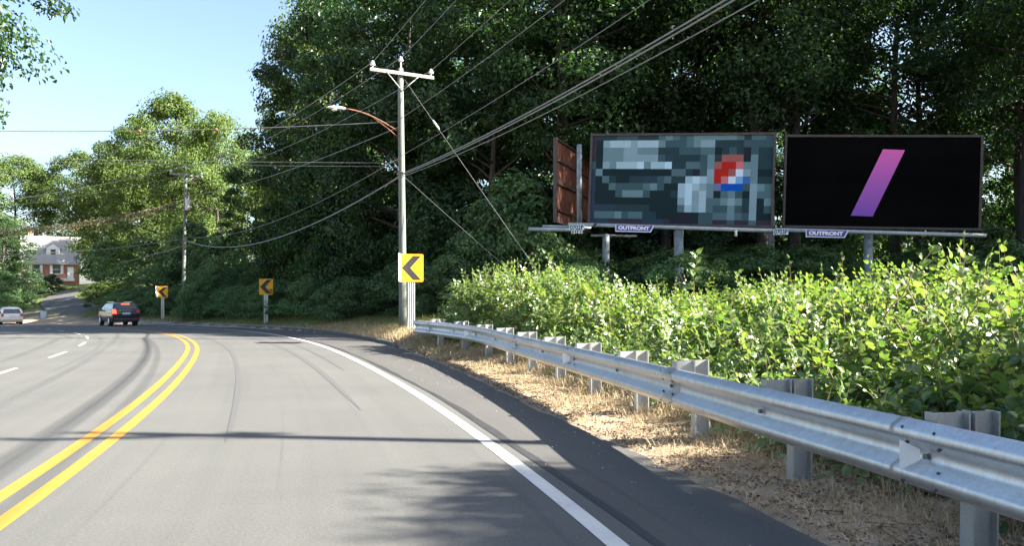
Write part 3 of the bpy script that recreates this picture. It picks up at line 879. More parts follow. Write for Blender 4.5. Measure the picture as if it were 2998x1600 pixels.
# ------------------------------------------------------------------ utility poles
def place(parent, o):
    o.parent = parent
    return o
def utility_pole(x, y, h, arm_dir, label, z=None, arm=2.44, transformer=False, lean=(0, 0), group='utility poles along the road'):
    z0 = ground_z(x, y) if z is None else z
    root = empty('utility_pole', (x, y, z0), math.atan2(arm_dir[1], arm_dir[0]), label, 'utility pole', group)
    root.rotation_euler[0] = R(lean[0]); root.rotation_euler[1] = R(lean[1])
    mb = MB()
    pts = [(0.012 * math.sin(t * 5), 0.01 * math.cos(t * 4), -.5 + (h + .5) * t) for t in np.linspace(0, 1, 9)]
    mb.tube(pts, [.148 - .048 * t for t in np.linspace(0, 1, 9)], 14)
    mb.build('pole_shaft', M['pole_wood'], root)
    za = h - 0.22
    MB().box((0, -0.155, za), (arm, 0.095, 0.12), bevel=0.008).build('crossarm', M['arm_wood'], root)
    for sgn in (-1, 1):
        MB().tube([(sgn * .62, -.155 - .055, za - .03), (sgn * .30, -.17, za - .33), (0, -.135, za - .62)], .017, 6).build('brace', M['galv_post'], root)
    def insulator(px, pz, py=-0.155):
        mb = MB()
        mb.tube([(px, py, pz - .02), (px, py, pz + .09)], .02, 8)
        prof = [(0.0, .045), (.02, .085), (.05, .09), (.06, .05), (.08, .075), (.11, .075), (.125, .045), (.16, .05), (.185, .02)]
        mb.tube([(px, py, pz + .07 + a) for a, r_ in prof], [r_ for a, r_ in prof], 10)
        mb.build('insulator', M['porcelain'], root)
    insulator(-arm / 2 + .1, za + .06); insulator(arm / 2 - .1, za + .06)
    MB().box((0.0, -0.02, h + .06), (.05, .05, .26)).build('pole_top_pin', M['galv_post'], root)
    insulator(0, h + .17, -0.02)
    MB().tube([(0, 0, h * .60), (0, 0, h * .60 + .05)], .150, 14).build('cable_band', M['steel_dark'], root)
    if transformer:
        mb = MB()
        cy, r_ = -.36, .21
        zt = h - 2.95
        mb.tube([(.12, cy, zt), (.12, cy, zt + .03), (.12, cy, zt + .78), (.12, cy, zt + .84), (.12, cy, zt + .87)], [r_ * .9, r_, r_, r_ * 1.05, r_ * .7], 16)
        tr = mb.build('transformer', M['lamp_grey'], root)
        MB().tube([(.17, cy, zt + .86), (.17, cy, zt + 1.1)], [.05, .03], 8).build('bushing', M['porcelain'], tr)
        MB().box((.06, cy + .24, zt + .5), (.1, .14, .3)).build('bracket', M['galv_post'], root)
    root['za'] = za
    return root
P1 = (-3.93, 29.5); P2 = (-25.3, 63.0); P0 = (8.4, 0.9); PS = (13.0, 6.45); P3 = (-30.0, 34.0); P4 = (-62.0, 84.0)
Z1 = 0.34
ARM1 = (0.86, 0.50)
utility_pole(*P1, 9.4, ARM1, 'weathered wooden utility pole with a street lamp arm, beside the near chevron sign', z=Z1, lean=(0, -.5))
utility_pole(*P2, 11.0, (0.83, 0.56), 'distant wooden utility pole carrying a grey transformer, rising from the shrubs', z=0.25, transformer=True, lean=(0, 1.2))
utility_pole(*P0, 11.2, (0.92, 0.38), 'wooden utility pole behind the thicket by the near guardrail')
PSo = utility_pole(*PS, 10.0, (0.985, 0.17), 'wooden utility pole standing off behind the thicket, its shadow across the road', z=0.3)
utility_pole(*P3, 9.6, (0.8, -0.6), 'wooden utility pole on the inside of the bend')
utility_pole(*P4, 10.4, (0.7, 0.7), 'wooden utility pole further round the bend by the driveway', z=0.0)

def street_lamp():
    a0 = Vector((P1[0], P1[1], 0)); d = Vector((-0.93, -0.37, 0))
    zb, zt = 7.45, 8.12
    root = empty('street_lamp', (P1[0], P1[1], zb), 0, 'cobra-head street lamp on a rusty curved arm fixed to the utility pole', 'street lamp')
    pts = []
    for t in np.linspace(0, 1, 12):
        pts.append(d * (0.12 + 1.95 * t) + Vector((0, 0, (zt - zb) * math.sin(t * math.pi / 2) ** 1.0)))
    MB().tube(pts, .028, 8).build('lamp_arm', M['rust'], root)
    MB().tube([d * .13 + Vector((0, 0, -.22)), d * .55 + Vector((0, 0, .10)), d * 1.28 + Vector((0, 0, .58))], .018, 6).build('arm_brace', M['rust'], root)
    MB().box(d * .13 + Vector((0, 0, -.08)), (.10, .06, .5), Matrix.Rotation(math.atan2(d.y, d.x), 3, 'Z')).build('mounting_bracket', M['rust'], root)
    e = pts[-1]
    mb = MB(); sec = [(0, .045, .045), (.08, .07, .06), (.2, .12, .075), (.42, .135, .075), (.58, .10, .05), (.64, .03, .015)]
    up = Vector((0, 0, 1)); lat = d.cross(up)
    V, F = [], []; n = 12
    for (x, w, hh) in sec:
        for k in range(n):
            a = 2 * math.pi * k / n
            V.append(e + d * (x - .03) + lat * (w * math.cos(a)) + up * (hh * math.sin(a) * (1 if math.sin(a) > 0 else .7)))
    for i in range(len(sec) - 1):
        for k in range(n):
            F.append((i * n + k, i * n + (k + 1) % n, (i + 1) * n + (k + 1) % n, (i + 1) * n + k))
    F.append(tuple(range(n))); F.append(tuple((len(sec) - 1) * n + k for k in reversed(range(n))))
    head = mb.add(V, F, True).build('lamp_head', M['lamp_grey'], root)
    MB().tube([e + d * .36 - up * .045, e + d * .36 - up * .075, e + d * .36 - up * .095], [.11, .095, .05], 12).build('lens', M['lens'], head)
    MB().tube([e + d * .27 + up * .07, e + d * .27 + up * .15], .035, 8).build('photocell', M['photocell'], head)
street_lamp()

# ------------------------------------------------------------------ wires
def wire(a, b_, sag, r_, mat, label, cat='wire', group='overhead wires', name='overhead_wire', n=28, nside=5):
    a, b_ = Vector(a), Vector(b_)
    pts = [a.lerp(b_, t) - Vector((0, 0, 4 * sag * t * (1 - t))) for t in np.linspace(0, 1, n)]
    o = MB().tube([p - a for p in pts], r_, nside).build(name, mat)
    o.location = a
    tag(o, label, cat, group)
    return o, pts
def armpt(P, z0, h, d, off):
    dd = Vector((d[0], d[1], 0)).normalized()
    return Vector((P[0], P[1], z0 + h + .10)) + dd * off
g1 = [armpt(P1, Z1, 9.4, ARM1, o) for o in (-1.12, 1.12)] + [Vector((P1[0], P1[1], Z1 + 9.85))]
g2 = [armpt(P2, .25, 11.0, (0.83, 0.56), o) for o in (-1.12, 1.12)] + [Vector((P2[0] + .18, P2[1], .25 + 11.4))]
z0 = ground_z(*P0)
g0 = [armpt(P0, z0, 11.2 - .3, (0.92, 0.38), o) for o in (-1.12, 1.12)] + [Vector((P0[0], P0[1], z0 + 11.4))]
g4 = [armpt(P4, 0, 10.4, (.7, .7), o) for o in (-1.12, 1.12)] + [Vector((P4[0], P4[1], 10.9))]
nm = ['left arm end', 'right arm end', 'pole top']
for k in range(3):
    wire(g1[k], g0[k], .30, .009, M['wire'], 'thin power line from the %s of the street-lamp pole towards the near pole' % nm[k])
    wire(g1[k], g2[k], .75, .011, M['wire'], 'thin power line from the %s of the street-lamp pole to the transformer pole' % nm[k])
    wire(g2[k], g4[k], .6, .012, M['wire'], 'thin power line from the %s of the transformer pole round the bend' % nm[k])
def pp(P, z): return Vector((P[0], P[1], z))
wire(pp(P1, 8.0), pp(P0, 8.6), .35, .010, M['wire_light'], 'neutral wire from below the street-lamp crossarm towards the near pole')
wire(pp(P1, 6.64), pp(P0, 7.5), .3, .009, M['wire_light'], 'thin telephone wire above the thick cable pair')
wire(pp(P1, 5.93), pp(P0, 6.85), .5, .019, M['wire_light'], 'lower strand of the thick grey cable pair sweeping over the thicket', 'cable')
wire(pp(P1, 5.985), pp(P0, 6.95), .5, .017, M['wire_light'], 'upper strand of the thick grey cable pair sweeping over the thicket', 'cable')
wire(pp(P1, 5.86), pp(P0, 6.55), .5, .012, M['wire_light'], 'thin cable hanging just below the thick cable pair', 'cable')
wire(pp(P1, 7.7), pp(P2, 9.4), .45, .014, M['wire_light'], 'twisted service cable between the two poles, above the telephone lines', 'cable')
wire(pp(P1, 6.6), pp(P2, 6.3), 1.0, .010, M['wire'], 'thin telephone line between the two poles', 'wire')
wire(pp(P1, 5.93), pp(P2, 6.1), 1.45, .026, M['wire_light'], 'sagging grey telephone cable between the two poles', 'cable')
wire(pp(P1, 7.85), pp(P3, 8.75), .35, .017, M['wire_light'], 'twisted service cable crossing the road above the street lamp arm', 'cable')
w_, pts_ = wire(pp(P1, 6.35), pp(P3, 7.6), .1, .007, M['wire'], 'upper of two thin wires crossing the road below the street lamp')
wire(pp(P1, 6.22), pp(P3, 7.5), .12, .007, M['wire'], 'lower of two thin wires crossing the road below the street lamp')
wire(pp(P2, 6.1), pp(P4, 6.6), .8, .016, M['wire_light'], 'telephone cable from the transformer pole round the bend', 'cable')
wire(pp(P2, 5.6), (-70.5, 131.5, 7.4), .8, .02, M['wire'], 'service wire from the transformer pole to the brick house')
for (z_, end, lab, mid) in ((9.45, (1.9, 26.6), 'steel guy wire from below the crossarm down into the thicket', True), (5.9, (1.7, 28.2), 'steel guy wire from the cable band down into the thicket', False)):
    zz = ground_z(*end)
    a = pp(P1, z_); b_ = Vector((end[0], end[1], zz))
    o, pts_ = wire(a, b_, .03, .007, M['wire_light'], lab, 'guy wire', 'guy wires of the street-lamp pole', 'guy_wire')
    if mid:
        m_ = a.lerp(b_, .215) - a; d_ = (b_ - a).normalized()
        MB().tube([m_ - d_ * .22, m_ - d_ * .1, m_ + d_ * .1, m_ + d_ * .22], [.02, .032, .032, .02], 8).build('strain_insulator', M['porcelain'], o)
# balls on the road-crossing service cable
a, b_ = pp(P1, 7.85), pp(P3, 8.75)
for t in (.275, .395):
    p = a.lerp(b_, t) - Vector((0, 0, 4 * .35 * t * (1 - t)))
    mb = MB(); d_ = (b_ - a).normalized()
    mb.tube([d_ * x for x in (-.09, -.07, 0, .07, .09)], [.02, .05, .065, .05, .02], 10)
    o = mb.build('wire_marker', M['rust']); o.location = p - Vector((0, 0, .02))
    tag(o, 'small orange-brown lump on the service cable crossing the road', 'wire marker', 'lumps on the crossing cable')
# creeper-hung cable
def creeper():
    a, b_ = pp(P2, 8.9), pp(P4, 8.9)
    pts = [a.lerp(b_, t) - Vector((0, 0, 4 * 1.1 * t * (1 - t))) for t in np.linspace(0, 1, 40)]
    root = empty('creeper_cable', a, 0, 'cable thickly hung with dry creeper, left of the transformer pole', 'cable')
    MB().tube([p - a for p in pts], .03, 6).build('cable', M['cable'], root)
    rng = np.random.default_rng(5); P = []
    for q in range(4200):
        t = rng.uniform(.02, 1) ; p = a.lerp(b_, t) - Vector((0, 0, 4 * 1.1 * t * (1 - t))) - a
        amp = .14 + .16 * (math.sin(t * 60) + 1) * (t > .12)
        P.append(np.array(p) + rng.normal(0, 1, 3) * np.array([.10, .10, .09]) - np.array([0, 0, abs(rng.normal(0, amp)) * .8]))
    P = np.array(P); V, F = leaf_quads(P, nrm(rng.normal(size=P.shape)), .14, rng)
    o = link('creeper_leaves', tri_mesh('creeper_leaves', V, F), M['leaf_vine'], root); o['kind'] = 'stuff'
creeper()

# ------------------------------------------------------------------ chevron signs
def rounded(w, h, r_, n=5):
    out = []
    for cx, cy, a0 in ((w / 2 - r_, h / 2 - r_, 0), (-w / 2 + r_, h / 2 - r_, 90), (-w / 2 + r_, -h / 2 + r_, 180), (w / 2 - r_, -h / 2 + r_, 270)):
        for k in range(n + 1):
            a = R(a0 + 90 * k / n); out.append((cx + r_ * math.cos(a), cy + r_ * math.sin(a)))
    return out
def chevron_sign(x, y, z, face, bottom, label, rear=None, w=.762, h=.914):
    """face = heading (deg) of the face normal from -Y towards +X"""
    root = empty('chevron_sign', (x, y, z), R(face), label, 'road sign', 'chevron signs round the bend')
    zc = bottom + h / 2
    # local frame: face normal = -Y, right = +X
    MB().prism(rounded(w, h, .045), (0, .002, zc), (1, 0, 0), (0, 0, 1), .004).build('panel', M['sign_yellow'], root)
    ch = [(-.34 * w / .762, 0), (.14, .41), (.335, .41), (-.02, 0), (.335, -.41), (.14, -.41)]
    k = w / .762
    ch = [(-.335, 0), (.04, .40), (.31, .40), (-.045, 0), (.31, -.40), (.04, -.40)]
    MB().prism([(a * k, b_ * k) for a, b_ in ch], (0, -.003, zc), (1, 0, 0), (0, 0, 1), .001).build('chevron', M['black'], root)
    MB().prism(rounded(w * .998, h * .998, .045), (0, .0045, zc), (1, 0, 0), (0, 0, 1), .001).build('back_sheet', M['sign_back'], root)
    for dx, dy in ((-.075, .04), (.055, .04)):
        mb = MB(); t = .004; tot = bottom + h - .06 + .4
        cz = tot / 2 - .4
        mb.box((dx, dy + .02, cz), (.045, t, tot)); mb.box((dx - .0245, dy + .0, cz), (t, .044, tot)); mb.box((dx + .0245, dy + .0, cz), (t, .044, tot))
        mb.box((dx - .038, dy - .021, cz), (.027, t, tot)); mb.box((dx + .038, dy - .021, cz), (.027, t, tot))
        mb.build('channel_post', M['zinc'], root)
    if rear is not None:
        ang = R(rear)
        U = Vector((math.cos(ang), math.sin(ang), 0))
        O = Vector((-w / 2 + .06, .12, zc)) - U * (w / 2)
        mb = MB().prism([(a, b_) for a, b_ in rounded(w, h, .045)], O + U * 0, U, (0, 0, 1), .004)
        mb.build('opposing_panel', M['sign_back'], root)
    return root
chevron_sign(-3.30, 27.0, ground_z(-3.30, 27.0), 14, 1.62 + .39 - ground_z(-3.30, 27.0) + .0, 'large yellow chevron sign on channel posts at the far end of the guardrail', rear=76)
chevron_sign(-14.1, 47.0, ground_z(-14.1, 47.0), 20, 1.62, 'yellow chevron sign standing alone in the roadside grass against dark shrubs')
chevron_sign(-27.9, 65.5, ground_z(-27.9, 65.5), 26, 1.75, 'small far yellow chevron sign just past the dark SUV', rear=72)

# ------------------------------------------------------------------ billboards
def text_mesh(body, size, bold=0.0, font_sx=1.0):
    c = bpy.data.curves.new('lettering', 'FONT')
    c.body = body; c.size = size; c.align_x = 'CENTER'; c.align_y = 'CENTER'; c.offset = bold; c.extrude = 0.002
    o = bpy.data.objects.new('lettering', c); COL.objects.link(o)
    me = bpy.data.meshes.new_from_object(o)
    bpy.data.objects.remove(o); bpy.data.curves.remove(c)
    for v in me.vertices: v.co.x *= font_sx
    me.materials.clear()
    return me
SW = {'a': (26, 44, 50), 'b': (40, 62, 70), 'c': (58, 84, 94), 'd': (76, 104, 114), 'e': (98, 128, 140), 'f': (122, 150, 166), 'g': (148, 176, 194), 'h': (168, 200, 222),
      'p': (54, 52, 64), 'n': (44, 62, 80), 'R': (164, 38, 34), 'S': (145, 88, 88), 'T': (188, 110, 115), 'W': (192, 210, 234), 'B': (14, 80, 178), 'L': (60, 98, 165), 'M': (110, 160, 208),
      'k': (38, 40, 54), 'Q': (100, 112, 155)}
MOSAIC = ["pbbbcccbbbdedcdeeeeeedbddc", "pafgggfgggecccdeffbbbbcccc", "paeeeffeeebbbcccddabcbkcbb", "paeeefffffcnbbbbcebSSSaebb", "cafeggghegghbbddceSRRTeebb",
          "neaaaaaaaaaaddbkcfRRSWfeaa", "nadbaabbnncdbbghgfRTWMLebb", "naadccccdecaaghgfeQBBBcfed", "naaaceeecaaabghfgeadecafdd", "naaaaaaaaaaaafhfgddefebfae",
          "nnnnbbbbbaaaadgfgdccecbfac", "ndddecddbbaaakkaccddedcfaa", "nnnpppppnnnpkkkkccppcppdpp"]
POSTER_GAIN = 1.0
def board_frame(root, w, h, fr=.09, dep=.16):
    for nm_, c, sz in (('frame_rail', (0, 0, h / 2 + fr / 2), (w + 2 * fr, dep, fr)), ('frame_rail', (0, 0, -h / 2 - fr / 2), (w + 2 * fr, dep, fr)),
                       ('frame_stile', (-w / 2 - fr / 2, 0, 0), (fr, dep, h - .002)), ('frame_stile', (w / 2 + fr / 2, 0, 0), (fr, dep, h - .002))):
        MB().box(c, sz, bevel=.008).build(nm_, M['frame_dark'], root)
    for k in range(6):
        MB().box((-w / 2 + w * (k + .5) / 6, .05, 0), (w / 6 - .012, .03, h - .004)).build('backing_panel', M['rust_panel'], root)
    for k in range(4):
        MB().box((-w / 2 + w * (k + .5) / 4, .13, 0), (.1, .1, h + .1)).build('stringer', M['steel_grey'], root)
def board_root(A, B, zc, roll, label):
    A, B = Vector(A), Vector(B)
    c = (A + B) / 2; d = B - A
    root = empty('billboard', (c.x, c.y, zc), math.atan2(d.y, d.x), label, 'billboard')
    root.rotation_euler[1] = R(roll)
    return root, d.length
def poster_mosaic():
    root, w = board_root((3.06, 32.4), (9.89, 30.9), 6.055, 2.1, 'billboard with a mosaic-like grey poster holding red, white and blue squares')
    h = 3.42; w -= .16
    board_frame(root, w, h)
    xs = np.r_[0, .6 + np.arange(26)]; xs = np.clip(xs / 25.6, 0, 1) * w - w / 2
    zs = np.r_[0, .65 + np.arange(12), 12.3]; zs = h / 2 - zs / 12.3 * h
    V, F, C = [], [], []
    for r_ in range(13):
        for c in range(26):
            n = len(V)
            V += [(xs[c], 0, zs[r_ + 1]), (xs[c + 1], 0, zs[r_ + 1]), (xs[c + 1], 0, zs[r_]), (xs[c], 0, zs[r_])]
            F.append((n, n + 1, n + 2, n + 3)); C += [srgb(*SW[MOSAIC[r_][c]])] * 4
    me = bpy.data.meshes.new('poster'); me.from_pydata(V, [], F)
    at = me.color_attributes.new('print', 'FLOAT_COLOR', 'CORNER')
    at.data.foreach_set('color', np.array(C, dtype=np.float32).ravel())
    m, nt, b, N, L = new_mat('poster_print')
    a = N.new('ShaderNodeAttribute'); a.attribute_name = 'print'
    tc = N.new('ShaderNodeTexCoord'); n = noise(N, L, 2.0, 5, .6, tc.outputs['Object'])
    r_ = ramp(N, [(.3, (1.08, 1.02, .97)), (.7, (1.18, 1.12, 1.07))]); L.new(n.outputs[0], r_.inputs[0])
    L.new(mixc(N, L, 1.0, a.outputs['Color'], r_.outputs[0], 'MULTIPLY'), b.inputs['Base Color'])
    b.inputs['Roughness'].default_value = .7; b.inputs['Specular IOR Level'].default_value = .08
    o = link('poster', me, m, root); o.location = (0, -.03, 0)
    return root
poster_mosaic()
def poster_black():
    root, w = board_root((10.47, 31.6), (17.55, 30.65), 5.89, 1.6, 'black billboard with a slanted pink to purple bar')
    h = 3.40; w -= .16
    board_frame(root, w, h)
    m, nt, b, N, L = new_mat('poster_black'); b.inputs['Base Color'].default_value = (.004, .004, .004, 1); b.inputs['Roughness'].default_value = .9; b.inputs['Specular IOR Level'].default_value = 0.0
    n = noise(N, L, 3, 4); r_ = ramp(N, [(.3, (.003, .003, .003)), (.7, (.005, .005, .005))]); L.new(n.outputs[0], r_.inputs[0]); L.new(r_.outputs[0], b.inputs['Base Color'])
    MB().box((0, -.03, 0), (w, .012, h - .003)).build('poster', m, root)
    m, nt, b, N, L = new_mat('poster_bar')
    tc = N.new('ShaderNodeTexCoord'); sp = N.new('ShaderNodeSeparateXYZ'); L.new(tc.outputs['Generated'], sp.inputs[0])
    r_ = ramp(N, [(0, srgb(116, 76, 160)), (.5, srgb(160, 88, 168)), (1, srgb(206, 98, 166))])
    L.new(sp.outputs[2], r_.inputs[0]); L.new(mixc(N, L, 1.0, r_.outputs[0], (1.2, 1.2, 1.2), 'MULTIPLY'), b.inputs['Base Color']); b.inputs['Roughness'].default_value = .6; b.inputs['Specular IOR Level'].default_value = .1
    f = lambda px, py: ((px - 266) / (1826 - 266) * w - w / 2, h / 2 - (py - 160) / (880 - 160) * h)
    poly = [f(806, 793), f(984, 798), f(1229, 262), f(1052, 256)]
    MB().prism(poly, (0, -.0405, 0), (1, 0, 0), (0, 0, 1), .001).build('slanted_bar', m, root)
    return root
poster_black()

def pt(px, py, d):
    """a point d metres in front of the camera seen at photo pixel (px, py)"""
    return Vector(((px - 1499) * d / FPX, d, CAMH + (880 - py) * d / FPX))
# back of a third board, facing away, seen edge-on at the left
def third_board():
    A, B = Vector((1.78, 33.4, 0)), Vector((3.6, 38.6, 0))
    d = B - A; w = d.length
    root = empty('billboard', ((A.x + B.x) / 2, (A.y + B.y) / 2, 6.3), math.atan2(d.y, d.x), 'billboard seen from its rusty panelled back, left of the mosaic poster', 'billboard')
    h = 3.3
    for k in range(7):
        MB().box((-w / 2 + w * (k + .5) / 7, 0, 0), (w / 7 - .01, .02, h), bevel=.004).build('back_panel', M['rust_panel'], root)
    for z_ in (-1.2, -.1, .85):
        MB().box((0, -.05, z_), (w, .07, .09)).build('cross_rail', M['frame_dark'], root)
    for x_ in (-w / 2 - .05, w / 2 + .05):
        MB().box((x_, 0, 0), (.09, .16, h + .16)).build('frame_stile', M['frame_dark'], root)
    for z_ in (-h / 2 - .04, h / 2 + .04):
        MB().box((0, 0, z_), (w, .16, .07)).build('frame_rail', M['frame_dark'], root)
third_board()
# one steel structure carrying the boards: columns, catwalk rails
def billboard_structure():
    root = empty('billboard_structure', (10, 31.8, 0), 0, 'grey steel columns and catwalk pipes carrying the billboards', 'billboard frame')
    o0 = Vector((10, 31.8, 0))
    def col(px, ytop, d, r_, up=0.0):
        p = pt(px, ytop, d); zb = ground_z(p.x, p.y) - .5
        MB().tube([(p.x - o0.x, p.y - o0.y, zb), (p.x - o0.x, p.y - o0.y, p.z + up)], r_, 16).build('column', M['column'], root)
    col(1774, 686, 33.5, .145); col(1987, 672, 31.9, .185); col(2542, 686, 31.6, .165)
    col(2258, 560, 33.2, .12, 0)
    a_ = pt(1696, 424, 33.0); MB().tube([(a_.x - o0.x, a_.y - o0.y, pt(1696, 662, 33.0).z), (a_.x - o0.x, a_.y - o0.y, a_.z)], .105, 16).build('upright', M['column'], root)
    for a, b_ in ((pt(1664, 657, 32.6), pt(2262, 676, 30.4)), (pt(2268, 673, 30.9), pt(2886, 690, 30.1)), (pt(1549, 671, 32.8), pt(1680, 674, 32.2))):
        MB().tube([a - o0, b_ - o0], .075, 10).build('catwalk_pipe', M['catwalk'], root)
    MB().tube([pt(1588, 663, 33.2) - o0, pt(1730, 666, 33.4) - o0], .06, 10).build('catwalk_pipe', M['steel_grey'], root)
    MB().tube([pt(1730, 690, 34.0) - o0, pt(1865, 692, 34.0) - o0], .05, 10).build('catwalk_pipe', M['steel_grey'], root)
    # brackets from catwalk to the boards, short hanging stub
    for px, py in ((1745, 660), (1890, 664), (2120, 671), (2350, 676), (2640, 682), (2820, 688)):
        p = pt(px, py, 31.0)
        MB().box((p.x - o0.x, p.y - o0.y + .35, p.z + .06), (.06, .9, .06)).build('bracket', M['frame_dark'], root)
    p = pt(2155, 684, 30.6)
    MB().tube([p - o0 + Vector((0, 0, -.11)), p - o0 + Vector((0, 0, .11))], .05, 8).build('lamp_stub', M['white_paint'], root)
    return root
M['column'] = mat_simple('column_steel', (0.20, 0.245, 0.28), 0.6, var=0.4, scale=5)
M['catwalk'] = mat_simple('catwalk_steel', (0.33, 0.38, 0.41), 0.5, var=0.2, scale=3)
billboard_structure()
# name plates and number plates hung on the catwalk
def name_plate(px0, px1, py0, py1, d, roll, label):
    c = pt((px0 + px1) / 2, (py0 + py1) / 2, d)
    w = (px1 - px0) * d / FPX; h = (py1 - py0) * d / FPX
    root = empty('name_plate', c, R(-7), label, 'sign', 'name plates under the billboards'); root.rotation_euler[1] = R(roll)
    sh = .085 * w
    outer = [(-w / 2, -h / 2), (w / 2 - sh, -h / 2), (w / 2, h / 2), (-w / 2, h / 2)]
    MB().prism(outer, (0, 0, 0), (1, 0, 0), (0, 0, 1), .01).build('border', M['plate_white'], root)
    b_ = .035
    inner = [(-w / 2 + b_, -h / 2 + b_), (w / 2 - sh - b_ * .8, -h / 2 + b_), (w / 2 - b_ * 1.6, h / 2 - b_ * .3), (-w / 2 + b_, h / 2 - b_ * .3)]
    MB().prism(inner, (0, -.0115, 0), (1, 0, 0), (0, 0, 1), .001).build('field', M['purple'], root)
    me = text_mesh('OUTFRONT', .26, .014, 1.0)
    xs = [v.co.x for v in me.vertices]; k = (w * .80) / (max(xs) - min(xs))
    ys = [v.co.y for v in me.vertices]; ky = (h * .54) / (max(ys) - min(ys))
    for v in me.vertices: v.co.x *= k; v.co.y *= ky
    o = link('lettering', me, M['letter_white'], root); o.rotation_euler = (R(90), 0, 0); o.location = (-.03 * w, -.016, .03 * h)
M['letter_white'] = mat_simple('letter_white', (0.74, 0.74, 0.80), 0.5, var=0.03)
name_plate(1802, 1915, 659, 680, 30.8, 1.9, 'purple name plate with white lettering under the mosaic poster billboard')
name_plate(2361, 2482, 674, 696, 30.0, 1.9, 'purple name plate with white lettering under the black billboard')
def number_plate(px0, px1, py0, py1, d, lines, label):
    c = pt((px0 + px1) / 2, (py0 + py1) / 2, d); w = (px1 - px0) * d / FPX; h = (py1 - py0) * d / FPX
    root = empty('number_plate', c, R(-7), label, 'number plate', 'number plates on the catwalk')
    n = len(lines)
    zz = h / 2
    for q, (tx, frac, wf, dark) in enumerate(lines):
        hh = h * frac; ww = w * wf
        pl = MB().box((0, 0, zz - hh / 2), (ww, .012, hh - .004)).build('plate', M['plate_white'] if not dark else M['black'], root)
        me = text_mesh(tx, .2, .006)
        xs = [v.co.x for v in me.vertices]; ys = [v.co.y for v in me.vertices]
        k = ww * .92 / (max(xs) - min(xs)); ky = hh * .86 / (max(ys) - min(ys))
        cy = (max(ys) + min(ys)) / 2
        for v in me.vertices: v.co.x *= k; v.co.y = (v.co.y - cy) * ky
        o = link('lettering', me, M['letter_navy'] if not dark else M['letter_white'], pl); o.rotation_euler = (R(90), 0, 0); o.location = (0, -.0095, zz - hh / 2)
        zz -= hh
M['letter_navy'] = mat_simple('letter_navy', (0.02, 0.04, 0.06), 0.5, var=0.05)
number_plate(1667, 1710, 658, 685, 31.6, [('0702P', .6, 1.0, False), ('12162', .4, .84, True)], 'pale number plate with a smaller dark plate below it, left end of the catwalk')
number_plate(2265, 2307, 671, 688, 30.2, [('0703P', 1.0, 1.0, False)], 'pale number plate between the mosaic and the black billboard')

# ------------------------------------------------------------------ knotweed thicket behind the guardrail
def rail_x(y):
    return np.interp(y, GC[:, 1], GC[:, 0])
def heart_leaves(B0, A, Nn, size):
    """B0 base points, A length axis, Nn normal, six-triangle heart-shaped leaves folded on the midrib"""
    n = len(B0); Bx = np.cross(Nn, A); s_ = size[:, None]
    def q(u, v, w): return B0 + A * (s_ * v) + Bx * (s_ * u) + Nn * (s_ * w)
    V = np.stack([q(0, 0, 0), q(-.30, .06, .06), q(-.36, .36, .10), q(-.20, .72, .05), q(0, 1.0, -.10), q(.20, .72, .05), q(.36, .36, .10), q(.30, .06, .06), q(0, .42, 0)], 1).reshape(-1, 3)
    T = np.array([(0, 8, 1), (1, 8, 2), (2, 8, 3), (3, 8, 4), (4, 8, 5), (5, 8, 6), (6, 8, 7), (7, 8, 0)])
    F = (np.arange(n)[:, None, None] * 9 + T[None]).reshape(-1, 3)
    return V, F
def sprays(base, up, length, leaf, nleaf, rng, droop=.55):
    """leafy shoots: returns leaf arrays and twig arrays"""
    n = len(base)
    side = nrm(np.cross(up, rng.normal(size=(n, 3))))
    LV, LF, TV, TF = [], [], [], []
    ts = np.linspace(0, 1, nleaf)
    g = np.array([0, 0, -1.0])
    def pos(t): return base + up * (length * t)[:, None] + g * (droop * length * t * t * np.sqrt(up[:, 0] ** 2 + up[:, 1] ** 2 + .02))[:, None]
    for j, t in enumerate(ts):
        tj = np.full(n, .18 + .82 * t)
        p = pos(tj); tan = nrm(pos(tj + .02) - p)
        sg = 1 if j % 2 else -1
        sd = nrm(np.cross(tan, side) * .0 + side * sg)
        A = nrm(sd * .85 + tan * (.45 + .5 * t) + g * .28 + rng.normal(0, .22, (n, 3)))
        if j == nleaf - 1: A = nrm(tan + rng.normal(0, .15, (n, 3)))
        Nn = nrm(np.cross(sd * sg, tan) * np.sign(np.cross(sd * sg, tan)[:, 2:3] + 1e-6) + np.array([0, 0, .5]) + rng.normal(0, .3, (n, 3)))
        Nn = nrm(Nn - A * (Nn * A).sum(1, keepdims=True))
        sz = leaf * rng.uniform(.75, 1.25, n) * (1.0 - .45 * t) * (.8 if j == 0 else 1)
        V, F = heart_leaves(p + A * .015, A, Nn, sz)
        LF.append(F + sum(len(v) for v in LV)); LV.append(V)
    prev = None
    b1 = nrm(np.cross(up, side)); w = np.maximum(.0035, leaf * .035)
    off = 0
    rings = []
    for t in (0, .5, 1.0):
        p = pos(np.full(n, t)); rr = (w * (1.15 - .8 * t))
        rr = rr[:, None] if hasattr(rr, '__len__') else rr
        ring = np.stack([p + side * rr, p - side * rr * .5 + b1 * rr * .87, p - side * rr * .5 - b1 * rr * .87], 1)
        rings.append(ring)
    TVa = np.concatenate(rings, 1).reshape(-1, 3)
    k = np.arange(n)[:, None] * 9
    fs = []
    for a in (0, 3):
        for c in range(3):
            c2 = (c + 1) % 3
            fs.append(k + np.array([[a + c, a + c2, a + 3 + c2, a + 3 + c]]))
    return np.concatenate(LV), np.concatenate(LF), TVa, np.concatenate(fs)
